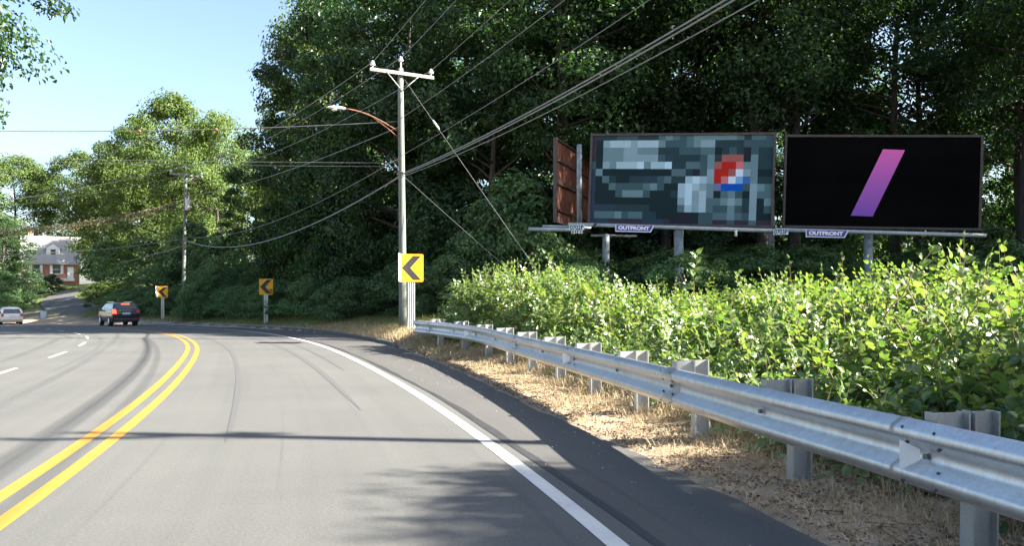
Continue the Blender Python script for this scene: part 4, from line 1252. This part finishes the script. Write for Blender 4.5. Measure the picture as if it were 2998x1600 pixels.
def thicket_top(x, y):
    o = x - rail_x(y)
    base = .38 + (.36 + 2.2 * sm(y, 15, 21)) * np.maximum(o - .55, 0)
    cap = 1.30 + .16 * sm(x, 3.5, 6.0) + .28 * wob(x, y, .55, 2.0) + .38 * wob(x, y, .95, .3)
    capfar = cap + .55 * sm(y, 16, 22) * (1 - sm(x, 1.0, 4.0))
    t = np.minimum(base + .20 * wob(x, y, 1.7, 1.0), capfar)
    t = t - .65 * np.exp(-((x - 4.6) / 1.3) ** 2 - ((y - 19.5) / 2.2) ** 2)      # a gap half way along
    return t
def thicket():
    rng = np.random.default_rng(21)
    root = empty('knotweed_thicket', (5, 14, 0), 0, 'dense bright green knotweed thicket behind the guardrail', 'thicket')
    root['kind'] = 'stuff'
    P, D = [], []
    N_ = 16000
    y = 3.0 + 24.5 * rng.uniform(0, 1, N_) ** 1.0
    xo = .62 + 9.0 * rng.uniform(0, 1, N_) ** 1.5
    x = rail_x(y) + xo
    keep = (x < .66 * y + 2.2) & (y < 25.6 - .2 * np.maximum(x, 0) + .9 * np.sin(x * 1.7)) & (xo > .62 + .25 * np.sin(y * 2.1) * np.sin(y * .9))
    near = np.clip(1.15 - (y - 6) / 34, .55, 1)
    keep &= rng.uniform(0, 1, N_) < near
    x, y = x[keep], y[keep]
    top = thicket_top(x, y) + ground_z(x, y) * .25
    n = len(x)
    L_ = rng.uniform(.42, .85, n)
    tall = (rng.uniform(0, 1, n) < .10) & (xo[keep] > 1.2)
    L_ = np.where(tall, L_ * 1.35, L_)
    az = rng.uniform(0, 2 * math.pi, n)
    tilt = np.where(tall, rng.uniform(.05, .35, n), rng.uniform(.3, 1.15, n))
    up = np.stack([np.cos(az) * np.sin(tilt) - .18, np.sin(az) * np.sin(tilt) - .12, np.cos(tilt)], 1); up = nrm(up)
    depth = rng.uniform(0, 1, n) ** 1.4 * .85
    depth = np.where(tall, depth * .15, depth)
    z = top - L_ * up[:, 2] * np.where(tall, .42, .75) - depth * np.minimum(1, top)
    z = np.maximum(z, ground_z(x, y) + .02)
    leaf = np.where(y < 12, .128, .135) * rng.uniform(.75, 1.3, n)
    a = (5, 14, 0)
    LV, LF, TV, TF = sprays(np.c_[x, y, z] - a, up, L_, leaf, 9, rng)
    o = link('leaves', tri_mesh('leaves', LV, LF), M['leaf_knotweed'], root); o['kind'] = 'stuff'
    o = link('stems', tri_mesh('stems', TV, TF, True), M['stem'], root); o['kind'] = 'stuff'
    # leafy canes down inside
    m_ = 2600
    y2 = rng.uniform(3, 25, m_); x2 = rail_x(y2) + .75 + 6 * rng.uniform(0, 1, m_) ** 1.3
    ok = (x2 < .66 * y2 + 2.2); x2, y2 = x2[ok], y2[ok]
    zt = thicket_top(x2, y2); g_ = ground_z(x2, y2)
    B_ = np.c_[x2, y2, g_ - .03] - a
    T_ = B_ + np.c_[rng.normal(0, .12, len(x2)), rng.normal(0, .12, len(x2)), np.maximum(zt - .45, .1) * .8]
    r_ = .007
    V = []; F = []
    ring = np.array([(1, 0, 0), (-.5, .87, 0), (-.5, -.87, 0)]) * r_
    V = np.concatenate([B_[:, None] + ring, T_[:, None] + ring * .5], 1).reshape(-1, 3)
    k = np.arange(len(x2))[:, None] * 6
    F = np.concatenate([k + np.array([[c, (c + 1) % 3, 3 + (c + 1) % 3, 3 + c]]) for c in range(3)])
    o = link('canes', tri_mesh('canes', V, F, True), M['stem'], root); o['kind'] = 'stuff'
thicket()
def tall_shoot(px, py, d, h, nl, leaf, tilt, label, seed):
    rng = np.random.default_rng(seed)
    tip = pt(px, py, d)
    dirv = np.array([[math.sin(tilt), -.05, math.cos(tilt)]])
    base = np.array(tip) - dirv[0] * h
    root = empty('knotweed_shoot', base, 0, label, 'plant shoot', 'tall shoots above the thicket')
    n = nl
    mb = MB().tube([Vector(dirv[0]) * (h * t) + Vector((.03 * math.sin(t * 9), 0, 0)) for t in np.linspace(-.6, 1, 10)], [.010 * (1.15 - .8 * t) for t in np.linspace(0, 1, 10)], 6)
    mb.build('stem', M['stem'], root)
    for j in range(nl):
        t = .30 + .70 * j / (nl - 1)
        p = dirv * (h * t)
        sg = 1 if j % 2 else -1
        A = nrm(np.array([[sg * .85, -.25 + rng.normal(0, .2), .35 + rng.normal(0, .3)]]) + dirv * .4 * t)
        Nn = nrm(np.array([[rng.normal(0, .3) - .1 * sg, -.75, .55]])); Nn = nrm(Nn - A * (Nn * A).sum(1, keepdims=True))
        V, F = heart_leaves(p + A * .02, A, Nn, np.array([leaf * rng.uniform(.75, 1.2) * (1.0 - .3 * (t - .3))]))
        link('leaf', tri_mesh('leaf', V, F), M['leaf_knotweed'], root)
for a in ((2728, 722, 9.5, .75, 7, .16, .55, 'tall leaning knotweed shoot with big pale leaves under the black billboard', 1),
          (2822, 745, 9.8, .55, 5, .17, .2, 'knotweed shoot with one broad leaf beside the taller leaning shoot', 2),
          (2040, 745, 17.5, .95, 8, .22, .1, 'lone leafy shoot right of the middle billboard column', 3),
          (2160, 800, 13.5, .5, 6, .15, -.25, 'pale-tipped shoot at the edge of the thicket gap', 4),
          (1600, 742, 21.5, .6, 7, .16, -.4, 'bluish shoot poking up where the guy wires end', 5),
          (2890, 805, 8.5, .4, 6, .11, .35, 'yellow-lit shoot tip at the end of the thicket below the black billboard', 6)):
    tall_shoot(*a)

# ------------------------------------------------------------------ grasses, litter, stones
def blades(P, h, w, lean, rng, az=None):
    n = len(P)
    az = rng.uniform(0, 2 * math.pi, n) if az is None else az
    d = np.stack([np.cos(az), np.sin(az), np.zeros(n)], 1); pz = np.array([0, 0, 1.0])
    sd = np.stack([-np.sin(az), np.cos(az), np.zeros(n)], 1)
    h = h[:, None]; l = lean[:, None]; w = w[:, None]
    m_ = P + pz * h * .6 + d * h * l * .35
    t = P + pz * h * (1 - .25 * l) + d * h * l
    V = np.stack([P - sd * w, P + sd * w, m_ + sd * w * .7, m_ - sd * w * .7, t], 1).reshape(-1, 3)
    k = np.arange(n)[:, None] * 5
    F = np.concatenate([k + np.array([[0, 1, 2]]), k + np.array([[0, 2, 3]]), k + np.array([[3, 2, 4]])])
    return V, F
def scatter_verge(n, y0, y1, e0, e1, rng, by_rail=True, pw=1.0):
    y = y0 + (y1 - y0) * rng.uniform(0, 1, n) ** pw
    lo = None
    s0_, s1_ = y0 + 2.0, y1 + 8
    s_ = rng.uniform(s0_, s1_, n)
    e = e0 + (e1 - e0) * rng.uniform(0, 1, n)
    p = road_pt(s_, 0); nn = road_pt(s_, 1) - p
    p = p + nn * (edge_off(s_) + e)[:, None]
    return p[:, 0], p[:, 1], s_, e
def clumpy(x, y, f, thr):
    return wob(x, y, f, .7) + .6 * wob(x, y, f * 2.7, 3.0) > thr
def make_stuff(name, V, F, mat, label, cat):
    o = link(name, tri_mesh(name, V, F), mat)
    tag(o, label, cat, kind='stuff')
    return o
rng = np.random.default_rng(31)
x, y, s_, e = scatter_verge(60000, 2.5, 24, .25, 1.9, rng)
k = clumpy(x, y, 1.6, -.12 + .0 * e) & (rng.uniform(0, 1, len(x)) < .25 + .75 * sm(e, .4, 1.1))
x, y, e = x[k], y[k], e[k]
P = np.c_[x, y, ground_z(x, y) - .01]
hh = rng.uniform(.05, .16, len(x)) * (1 + 1.5 * sm(e, .8, 1.4) * rng.uniform(0, 1, len(x)))
V, F = blades(P, hh, rng.uniform(.0018, .004, len(x)), rng.uniform(.3, 1.5, len(x)), rng)
make_stuff('dry_grass', V, F, M['straw'], 'dry straw-coloured grass round the guardrail posts', 'dry grass')
x, y, s_, e = scatter_verge(52000, 2.5, 24, .1, 2.1, rng)
k = clumpy(x, y, 2.6, -.35); x, y, e = x[k], y[k], e[k]
P = np.c_[x, y, ground_z(x, y) + .004]
V, F = blades(P, rng.uniform(.012, .05, len(x)), rng.uniform(.0015, .0035, len(x)), rng.uniform(1.5, 6.0, len(x)), rng)
V[:, 2] = np.maximum(V[:, 2], ground_z(V[:, 0], V[:, 1]) + .003)
make_stuff('fallen_straw', V, F, M['straw'], 'matted dead straw lying on the dirt under the guardrail', 'straw')
x, y, s_, e = scatter_verge(26000, 21.5, 36, .12, 3.6, rng)
P = np.c_[x, y, ground_z(x, y) - .01]
V, F = blades(P, rng.uniform(.06, .24, len(x)), rng.uniform(.004, .008, len(x)), rng.uniform(.2, 1.1, len(x)), rng)
make_stuff('dry_grass', V, F, M['straw'], 'sunlit yellow dry grass at the foot of the large chevron sign', 'dry grass')
x, y, s_, e = scatter_verge(30000, 23, 90, .25, 4.6, rng)
P = np.c_[x, y, ground_z(x, y) - .01]
V, F = blades(P, rng.uniform(.12, .40, len(x)) * (.5 + .6 * sm(e, .5, 2.5)), rng.uniform(.006, .013, len(x)), rng.uniform(.2, .9, len(x)), rng)
make_stuff('verge_grass', V, F, M['grass'], 'rough green and straw grass strip along the outside of the bend', 'grass')
# wispy seed-head grasses in front of the thicket
x, y, s_, e = scatter_verge(420, 3, 14, 1.2, 2.0, rng)
P = np.c_[x, y, ground_z(x, y)]
V, F = blades(P, rng.uniform(.3, .7, len(x)), rng.uniform(.002, .004, len(x)), rng.uniform(.05, .5, len(x)), rng)
make_stuff('wispy_grass', V, F, M['straw'], 'tall wispy seed-head grass at the foot of the thicket', 'grass')
# litter: dead leaves, bark chips
x, y, s_, e = scatter_verge(30000, 2.5, 24, .02, 2.2, rng)
k = clumpy(x, y, 2.3, -.25); x, y = x[k], y[k]
P = np.c_[x, y, ground_z(x, y) + .012]
V, F = leaf_quads(P, nrm(np.array([0, 0, 1.]) + rng.normal(0, .5, P.shape)), .034, rng)
make_stuff('leaf_litter', V, F, M['litter'], 'brown dead leaves and chips scattered on the dirt under the guardrail', 'litter')
# twigs
mbv, mbf = [], []
x, y, s_, e = scatter_verge(900, 3, 22, .1, 2.0, rng)
az = rng.uniform(0, 6.28, len(x)); L_ = rng.uniform(.08, .4, len(x)); zz = ground_z(x, y) + .015
d = np.stack([np.cos(az), np.sin(az), rng.normal(0, .08, len(x))], 1) * L_[:, None]; sd = np.stack([-np.sin(az), np.cos(az), 0 * az], 1) * .004
P = np.c_[x, y, zz]
V = np.stack([P - sd, P + sd, P + np.array([0, 0, .007]), P + d - sd * .5, P + d + sd * .5, P + d + np.array([0, 0, .005])], 1).reshape(-1, 3)
k = np.arange(len(x))[:, None] * 6
F = np.concatenate([k + np.array([[a, b_, b_ + 3, a + 3]]) for a, b_ in ((0, 1), (1, 2), (2, 0))])
make_stuff('twigs', V, F, M['litter'], 'small dry twigs lying on the dirt verge', 'twigs')
# stones: grit on the shoulder, gravel on the verge
def stones(x, y, z, size, rng):
    n = len(x)
    octv = np.array([(1, 0, 0), (0, 1, 0), (-1, 0, 0), (0, -1, 0), (0, 0, .8), (0, 0, -.4)], float)
    octf = np.array([(0, 1, 4), (1, 2, 4), (2, 3, 4), (3, 0, 4), (1, 0, 5), (2, 1, 5), (3, 2, 5), (0, 3, 5)])
    V = octv[None] * size[:, None, None] * rng.uniform(.6, 1.3, (n, 6, 1))
    a = rng.uniform(0, 6.28, n); c, s2 = np.cos(a)[:, None], np.sin(a)[:, None]
    V = np.stack([V[..., 0] * c - V[..., 1] * s2, V[..., 0] * s2 + V[..., 1] * c, V[..., 2]], -1)
    V = V + np.stack([x, y, z], 1)[:, None, :]
    return V.reshape(-1, 3), (np.arange(n)[:, None, None] * 6 + octf[None]).reshape(-1, 3)
n = 420
s_ = rng.uniform(5, 34, n); oo = edge_off(s_) - np.abs(rng.normal(0, .42, n)) - .02; p = road_pt(s_, 0) ; nn = road_pt(s_, 1) - p; p = p + nn * oo[:, None]
V, F = stones(p[:, 0], p[:, 1], road_z(s_) + .004, rng.uniform(.003, .011, n), rng)
make_stuff('grit', V, F, M['pebble'], 'pale grit and tiny stones on the dark shoulder', 'grit')
x, y, s_, e = scatter_verge(9000, 2.5, 24, -.03, 1.1, rng)
V, F = stones(x, y, ground_z(x, y) + .004, rng.uniform(.003, .012, len(x)) * (1 + 1.0 * (rng.uniform(0, 1, len(x)) < .05)), rng)
make_stuff('gravel', V, F, M['pebble'], 'grey gravel mixed into the dirt along the asphalt edge', 'gravel')
#PART3

# ------------------------------------------------------------------ vehicles
def mat_car(name, col, coat=.6):
    m, nt, b, N, L = new_mat(name)
    n = noise(N, L, 3, 4); c = Vector(col)
    r_ = ramp(N, [(.3, tuple(c * .93)), (.7, tuple(c * 1.05))]); L.new(n.outputs[0], r_.inputs[0]); L.new(r_.outputs[0], b.inputs['Base Color'])
    b.inputs['Roughness'].default_value = .32; b.inputs['Coat Weight'].default_value = coat; b.inputs['Coat Roughness'].default_value = .08
    return m
def mat_emit(name, col, st):
    m, nt, b, N, L = new_mat(name)
    b.inputs['Base Color'].default_value = (*col, 1); b.inputs['Emission Color'].default_value = (*col, 1); b.inputs['Emission Strength'].default_value = st; b.inputs['Roughness'].default_value = .3
    return m
M['car_black'] = mat_car('car_dark_paint', (0.018, 0.022, 0.030))
M['car_white'] = mat_car('car_white_paint', (0.72, 0.72, 0.70))
M['car_tan'] = mat_simple('car_tan_trim', (0.42, 0.33, 0.20), .5, var=.08)
M['glass_dark'] = mat_simple('car_glass', (0.012, 0.016, 0.02), .06, var=.05, spec=.8)
M['tyre'] = mat_simple('tyre_rubber', (0.02, 0.02, 0.02), .85, var=.2)
M['rim'] = mat_simple('alloy_rim', (0.45, 0.46, 0.48), .35, .7, var=.1)
M['brake_on'] = mat_emit('brake_light_lit', (0.9, 0.03, 0.015), 1.6)
M['tail_red'] = mat_simple('tail_light_red', (0.35, 0.012, 0.01), .2, var=.1)
M['plate'] = mat_simple('licence_plate', (0.55, 0.60, 0.66), .5, var=.1)
M['chrome'] = mat_simple('chrome', (0.6, 0.6, 0.62), .2, .9, var=.05)
def car(name, x, y, z, head, L_, W, H, paint, label, lit=True, lower=None, box=False):
    root = empty(name, (x, y, z), head, label, 'car')
    a, w, h = L_ / 2, W / 2, H
    st = [(-a + .0, .46, .80, .83, .93), (-a + .03, .36, .98, 1.02, .97), (-a + (.06 if box else .11), .30, 1.03, 1.16, .99), (-a + (.20 if box else .36), .28, 1.04, h - .09, 1.0), (-a + .62, .28, 1.04, h - .02, 1.0),
          (0, .28, 1.02, h, 1.0), (.50, .28, 1.0, h - .05, 1.0), (1.28, .28, .98, 1.03, 1.0), (a - .25, .30, .90, .94, .95), (a - .02, .40, .72, .75, .84)]
    V, F = [], []
    for (yy, zb, zl, zt, k) in st:
        cab = max(0.0, (zt - zl - .04)) / (h - 1.04)
        tw = w * k * (1 - .22 * cab); tr = w * k * (1 - .40 * cab) if cab > .1 else w * k * .80
        half = [(w * k * .80, zb), (w * k * .95, zb + .05), (w * k * 1.0, zb + (zl - zb) * .55), (w * k * .985, zl), (tw, zl + (zt - zl) * .86), (tr, zt - .012), (0, zt + .012)]
        ring = [(-p, q) for p, q in half[:-1]] + [half[-1]] + [(p, q) for p, q in reversed(half[:-1])]
        V += [(p, yy, q) for p, q in ring]
    n = 13
    for i in range(len(st) - 1):
        for k in range(n):
            k2 = (k + 1) % n
            F.append((i * n + k, (i + 1) * n + k, (i + 1) * n + k2, i * n + k2))
    F.append(tuple(range(n))); F.append(tuple((len(st) - 1) * n + k for k in reversed(range(n))))
    body = MB().add(V, F, True).build('body', paint, root)
    md = body.modifiers.new('bevel', 'BEVEL'); md.width = .02; md.segments = 2; md.limit_method = 'ANGLE'; md.angle_limit = R(35)
    y1, y2 = st[2][0], st[3][0]
    def quad(nm_, pts, mat, parent=root, off=(0, 0, 0), th=.012):
        pts = [Vector(p) + Vector(off) for p in pts]
        nn = (pts[1] - pts[0]).cross(pts[2] - pts[0]).normalized() * th
        return MB().add([p for p in pts] + [p + nn for p in pts], [(3, 2, 1, 0), (4, 5, 6, 7), (0, 1, 5, 4), (1, 2, 6, 5), (2, 3, 7, 6), (3, 0, 4, 7)]).build(nm_, mat, parent)
    zt0 = h - .16
    t = (zt0 - 1.16) / (h - .09 - 1.16); yt = y1 + (y2 - y1) * t
    rw = quad('rear_window', [(-w * .80, y1, 1.14), (w * .80, y1, 1.14), (w * .68, yt, zt0), (-w * .68, yt, zt0)], M['glass_dark'], off=(0, -.016, .0), th=.02)
    for sg in (-1, 1):
        for (ya, yb, nm_) in ((y2 + .12, -.62, 'rear_quarter_window'), (-.56, .14, 'side_window'), (.20, .78, 'side_window')):
            f = lambda yy, u: (sg * (w * (.985 - .20 * u) + .012), yy, 1.06 + (h - .24 - 1.06) * u)
            yb2 = yb - (.42 if nm_ == 'side_window' and ya == .20 else 0)
            P = [f(ya, 0), f(yb, 0), f(yb2, .86), f(ya + (.12 if 'quarter' in nm_ else 0), .86)]
            if sg > 0: pass
            else: P = [P[1], P[0], P[3], P[2]]
            quad(nm_, P, M['glass_dark'])
        quad('tail_light', [(sg * w * .97 if sg < 0 else w * .70, -a - .0, .86), (sg * w * .70 if sg < 0 else w * .97, -a - .0, .86), (sg * w * .74 if sg < 0 else w * .95, y1, 1.12), (sg * w * .95 if sg < 0 else w * .74, y1, 1.12)],
             M['brake_on'] if (lit and sg < 0) else M['tail_red'], off=(0, -.02, 0), th=.03)
        MB().box((sg * w * .72, -a - .012, .52), (.22, .02, .06)).build('bumper_reflector', M['tail_red'], root)
        MB().box((sg * (w + .09), .62, 1.06), (.20, .10, .14), bevel=.03).build('door_mirror', paint, root)
        for yy in (-a + .95, a - .92):
            wh = MB().tube([(sg * (w - .23), yy, .35), (sg * (w - .20), yy, .35), (sg * (w - .02), yy, .35), (sg * (w + .015), yy, .35)], [.33, .35, .35, .31], 20).build('wheel', M['tyre'], root)
            MB().tube([(sg * (w + .012), yy, .35), (sg * (w + .022), yy, .35)], [.23, .20], 14).build('rim', M['rim'], wh)
        MB().box((sg * w * .62, -.35, h + .015), (.04, 1.9, .035), bevel=.01).build('roof_rail', M['chrome'] if lit else M['black'], root)
    MB().box((0, -a - .018, .40 if not box else .45), (w * 1.75, .10, .20), bevel=.035).build('rear_bumper', lower or M['black'], root)
    MB().box((0, -a - .012, .50), (w * 1.3, .022, .025)).build('bumper_trim', M['chrome'], root)
    MB().box((0, -a - .022, .86), (.50, .02, .15)).build('licence_plate', M['plate'], root)
    if lit:
        MB().box((0, yt - .03, zt0 + .04), (.50, .05, .07), bevel=.012).build('high_brake_light', M['brake_on'], root)
        MB().box((0, -a - .03, 1.0), (.62, .02, .03)).build('tailgate_trim', M['chrome'], root)
    if lower:
        for sg in (-1, 1):
            MB().box((sg * (w * .985), 0, .44), (.05, L_ * .86, .22), bevel=.015).build('lower_trim', lower, root)
    return root
sv = 67.6
p = road_pt(sv, 2.0); tng = road_pt(sv + 1, 2.0) - road_pt(sv - 1, 2.0)
car('suv_car', float(p[0]), float(p[1]), float(road_z(sv)) + .002, math.atan2(tng[1], tng[0]) - math.pi / 2, 4.4, 1.74, 1.60, M['car_black'], 'dark SUV with red brake lights lit, driving away round the bend')
sv = 100.0
p = road_pt(sv, 1.9); tng = road_pt(sv + 1, 2.0) - road_pt(sv - 1, 2.0)
car('suv_car', float(p[0]), float(p[1]), float(road_z(sv)) + .002, math.atan2(tng[1], tng[0]) - math.pi / 2 + R(-8), 4.6, 1.86, 1.72, M['car_white'], 'white estate car with tan lower trim far round the bend', lit=False, lower=M['car_tan'], box=True)

# ------------------------------------------------------------------ driveway and house
def driveway():
    ctr = np.array([(-44.5, 84), (-47.5, 89.5), (-52, 96), (-57, 103.5), (-61.5, 111), (-65, 119), (-67, 127)], float)
    S, C = resample(crom(np.vstack([2 * ctr[0] - ctr[1], ctr, 2 * ctr[-1] - ctr[-2]]), 20), .6)
    T = nrm(np.gradient(C, axis=0)); Nn = np.c_[T[:, 1], -T[:, 0]]
    V = []
    offs = (-2.0, -1, 0, 1, 2.0)
    for i in range(len(S)):
        for o in offs:
            q = C[i] + Nn[i] * o * (1.35 if i < 6 else 1.0)
            V.append((q[0], q[1], 0))
    V = np.array(V); V[:, 2] = ground_z(V[:, 0], V[:, 1]) + .07
    s_, o_ = road_so(V[:, 0], V[:, 1]); V[:, 2] = np.where(o_ < edge_off(s_) + .4, road_z(s_) + .02, V[:, 2])
    k = len(offs); i = np.arange(len(S) * k).reshape(-1, k)
    F = np.stack([i[:-1, :-1], i[:-1, 1:], i[1:, 1:], i[1:, :-1]], -1).reshape(-1, 4)
    tag(link('driveway', tri_mesh('driveway', V, F, True), mat_simple('driveway_tar', (.07, .07, .075), .85, var=.25, scale=2)), kind='structure')
driveway()
def mat_brick():
    m, nt, b, N, L = new_mat('house_brick')
    tc = N.new('ShaderNodeTexCoord')
    mp = N.new('ShaderNodeMapping'); mp.inputs['Rotation'].default_value = (R(90), 0, 0)
    L.new(tc.outputs['Object'], mp.inputs['Vector'])
    br = N.new('ShaderNodeTexBrick'); br.inputs['Scale'].default_value = 4.0
    br.inputs['Color1'].default_value = (.34, .12, .07, 1); br.inputs['Color2'].default_value = (.26, .09, .055, 1); br.inputs['Mortar'].default_value = (.40, .34, .29, 1)
    L.new(mp.outputs[0], br.inputs['Vector']); L.new(br.outputs[0], b.inputs['Base Color']); b.inputs['Roughness'].default_value = .85
    return m
def house():
    M['brick'] = mat_brick()
    M['roof'] = mat_simple('shingle_roof', (.30, .29, .29), .85, var=.2, scale=5, stretch=(1, 1, 6))
    M['pane'] = mat_simple('window_pane', (.05, .06, .07), .1, var=.2)
    x, y = -75.3, 134.0
    z = 4.9
    root = empty('brick_house', (x, y, z), R(28), 'small brick house with steep grey roof and white dormer, up the driveway', 'house')
    root.scale = (.92, .92, .92)
    W, D, H, RH = 8.8, 8.0, 2.75, 4.7
    MB().box((0, 0, H / 2 - .5), (W, D, H + 1.0)).build('wall', M['brick'], root)
    mb = MB()      # gable ends
    for sg in (-1, 1):
        mb.prism([(-D / 2, 0), (D / 2, 0), (0, RH - .15)], (sg * (W / 2 - .1) - .1, 0, H + .002), (0, 1, 0), (0, 0, 1), .2)
    mb.build('gable_wall', M['brick'], root)
    rf = None
    for sg in (-1, 1):
        a = Vector((0, sg * (D / 2 + .35), H - .30)); b_ = Vector((0, -sg * .0, H + RH))
        d = (b_ - a); nn = Vector((0, sg * d.z, abs(d.y))).normalized()
        mb = MB(); e = W / 2 + .3
        P = [a + Vector((-e, 0, 0)), a + Vector((e, 0, 0)), b_ + Vector((e, 0, 0)), b_ + Vector((-e, 0, 0))]
        mb.add(P + [q + nn * .16 for q in P], [(3, 2, 1, 0), (4, 5, 6, 7), (0, 1, 5, 4), (1, 2, 6, 5), (2, 3, 7, 6), (3, 0, 4, 7)])
        r_ = mb.build('roof', M['roof'], root); rf = rf or r_
    MB().box((0, -D / 2 - .36, H - .22), (W + .6, .12, .16)).build('gutter', M['white_paint'], root)
    MB().box((-W / 2 + 1.2, .9, H + RH + .1), (.8, .8, 2.4)).build('chimney', M['brick'], rf)
    # dormer
    dx = .35
    dm = MB().prism([(-1.05, 0), (1.05, 0), (1.05, 1.45), (0, 2.3), (-1.05, 1.45)], (dx, -D / 2 + 1.0, H + 1.05), (1, 0, 0), (0, 0, 1), -2.6).build('dormer', M['white_paint'], root)
    for sg in (-1, 1):
        MB().prism([(0, .0), (1.30, -1.06), (1.36, -.98), (0, .12)] if sg > 0 else [(0, 0), (0, .12), (-1.36, -.98), (-1.30, -1.06)], (dx, -D / 2 + 1.04, H + 1.05 + 2.31), (1, 0, 0), (0, 0, 1), -2.7).build('dormer_roof', M['roof'], root)
    MB().box((dx, -D / 2 + .985, H + 1.85), (.75, .03, 1.0)).build('dormer_window', M['pane'], dm)
    MB().box((dx, -D / 2 + .965, H + 1.85), (.75, .02, .06)).build('glazing_bar', M['white_paint'], dm)
    # windows with shutters, door
    for wx, ww in ((-2.2, 1.0), (.9, 1.1), (3.3, .0)):
        if ww:
            wn_ = MB().box((wx, -D / 2 - .03, 1.55), (ww, .08, 1.4)).build('window', M['pane'], root)
            MB().box((wx, -D / 2 - .05, .80), (ww + .2, .14, .10)).build('sill', M['white_paint'], wn_)
            MB().box((wx, -D / 2 - .085, 1.55), (ww, .02, .06)).build('glazing_bar', M['white_paint'], wn_)
            for sg in (-1, 1):
                MB().box((wx + sg * (ww / 2 + .28), -D / 2 - .03, 1.55), (.42, .06, 1.5)).build('shutter', M['white_paint'], root)
    MB().box((3.0, -D / 2 - .03, 1.0), (.95, .08, 2.05)).build('door', M['white_paint'], root)
    MB().box((-.3, -D / 2 - .25, -.2), (W * .9, .4, .5)).build('foundation_step', M['white_paint'], root)
house()
# bin by the driveway mouth
def bin_():
    p = pt(128, 940, 88.0); x, y = p.x, p.y
    root = empty('recycling_bin', (x, y, max(ground_z(x, y), float(road_z(110)))), R(20), 'pale blue wheeled bin at the driveway mouth', 'bin')
    mb = MB(); a, b_ = .22, .29
    V = [(-a, -a, .06), (a, -a, .06), (a, a, .06), (-a, a, .06), (-b_, -b_, .92), (b_, -b_, .92), (b_, b_, .92), (-b_, b_, .92)]
    mb.add(V, [(0, 3, 2, 1), (4, 5, 6, 7), (0, 1, 5, 4), (1, 2, 6, 5), (2, 3, 7, 6), (3, 0, 4, 7)]).build('body', M['bin_blue'], root)
    MB().box((0, .02, .955), (.64, .68, .06), bevel=.02).build('lid', M['lamp_grey'], root)
    for sg in (-1, 1):
        MB().tube([(sg * .20, .22, .09), (sg * .27, .22, .09)], .09, 12).build('wheel', M['tyre'], root)
M['bin_blue'] = mat_simple('bin_blue', (.38, .50, .58), .5, var=.08)
bin_()
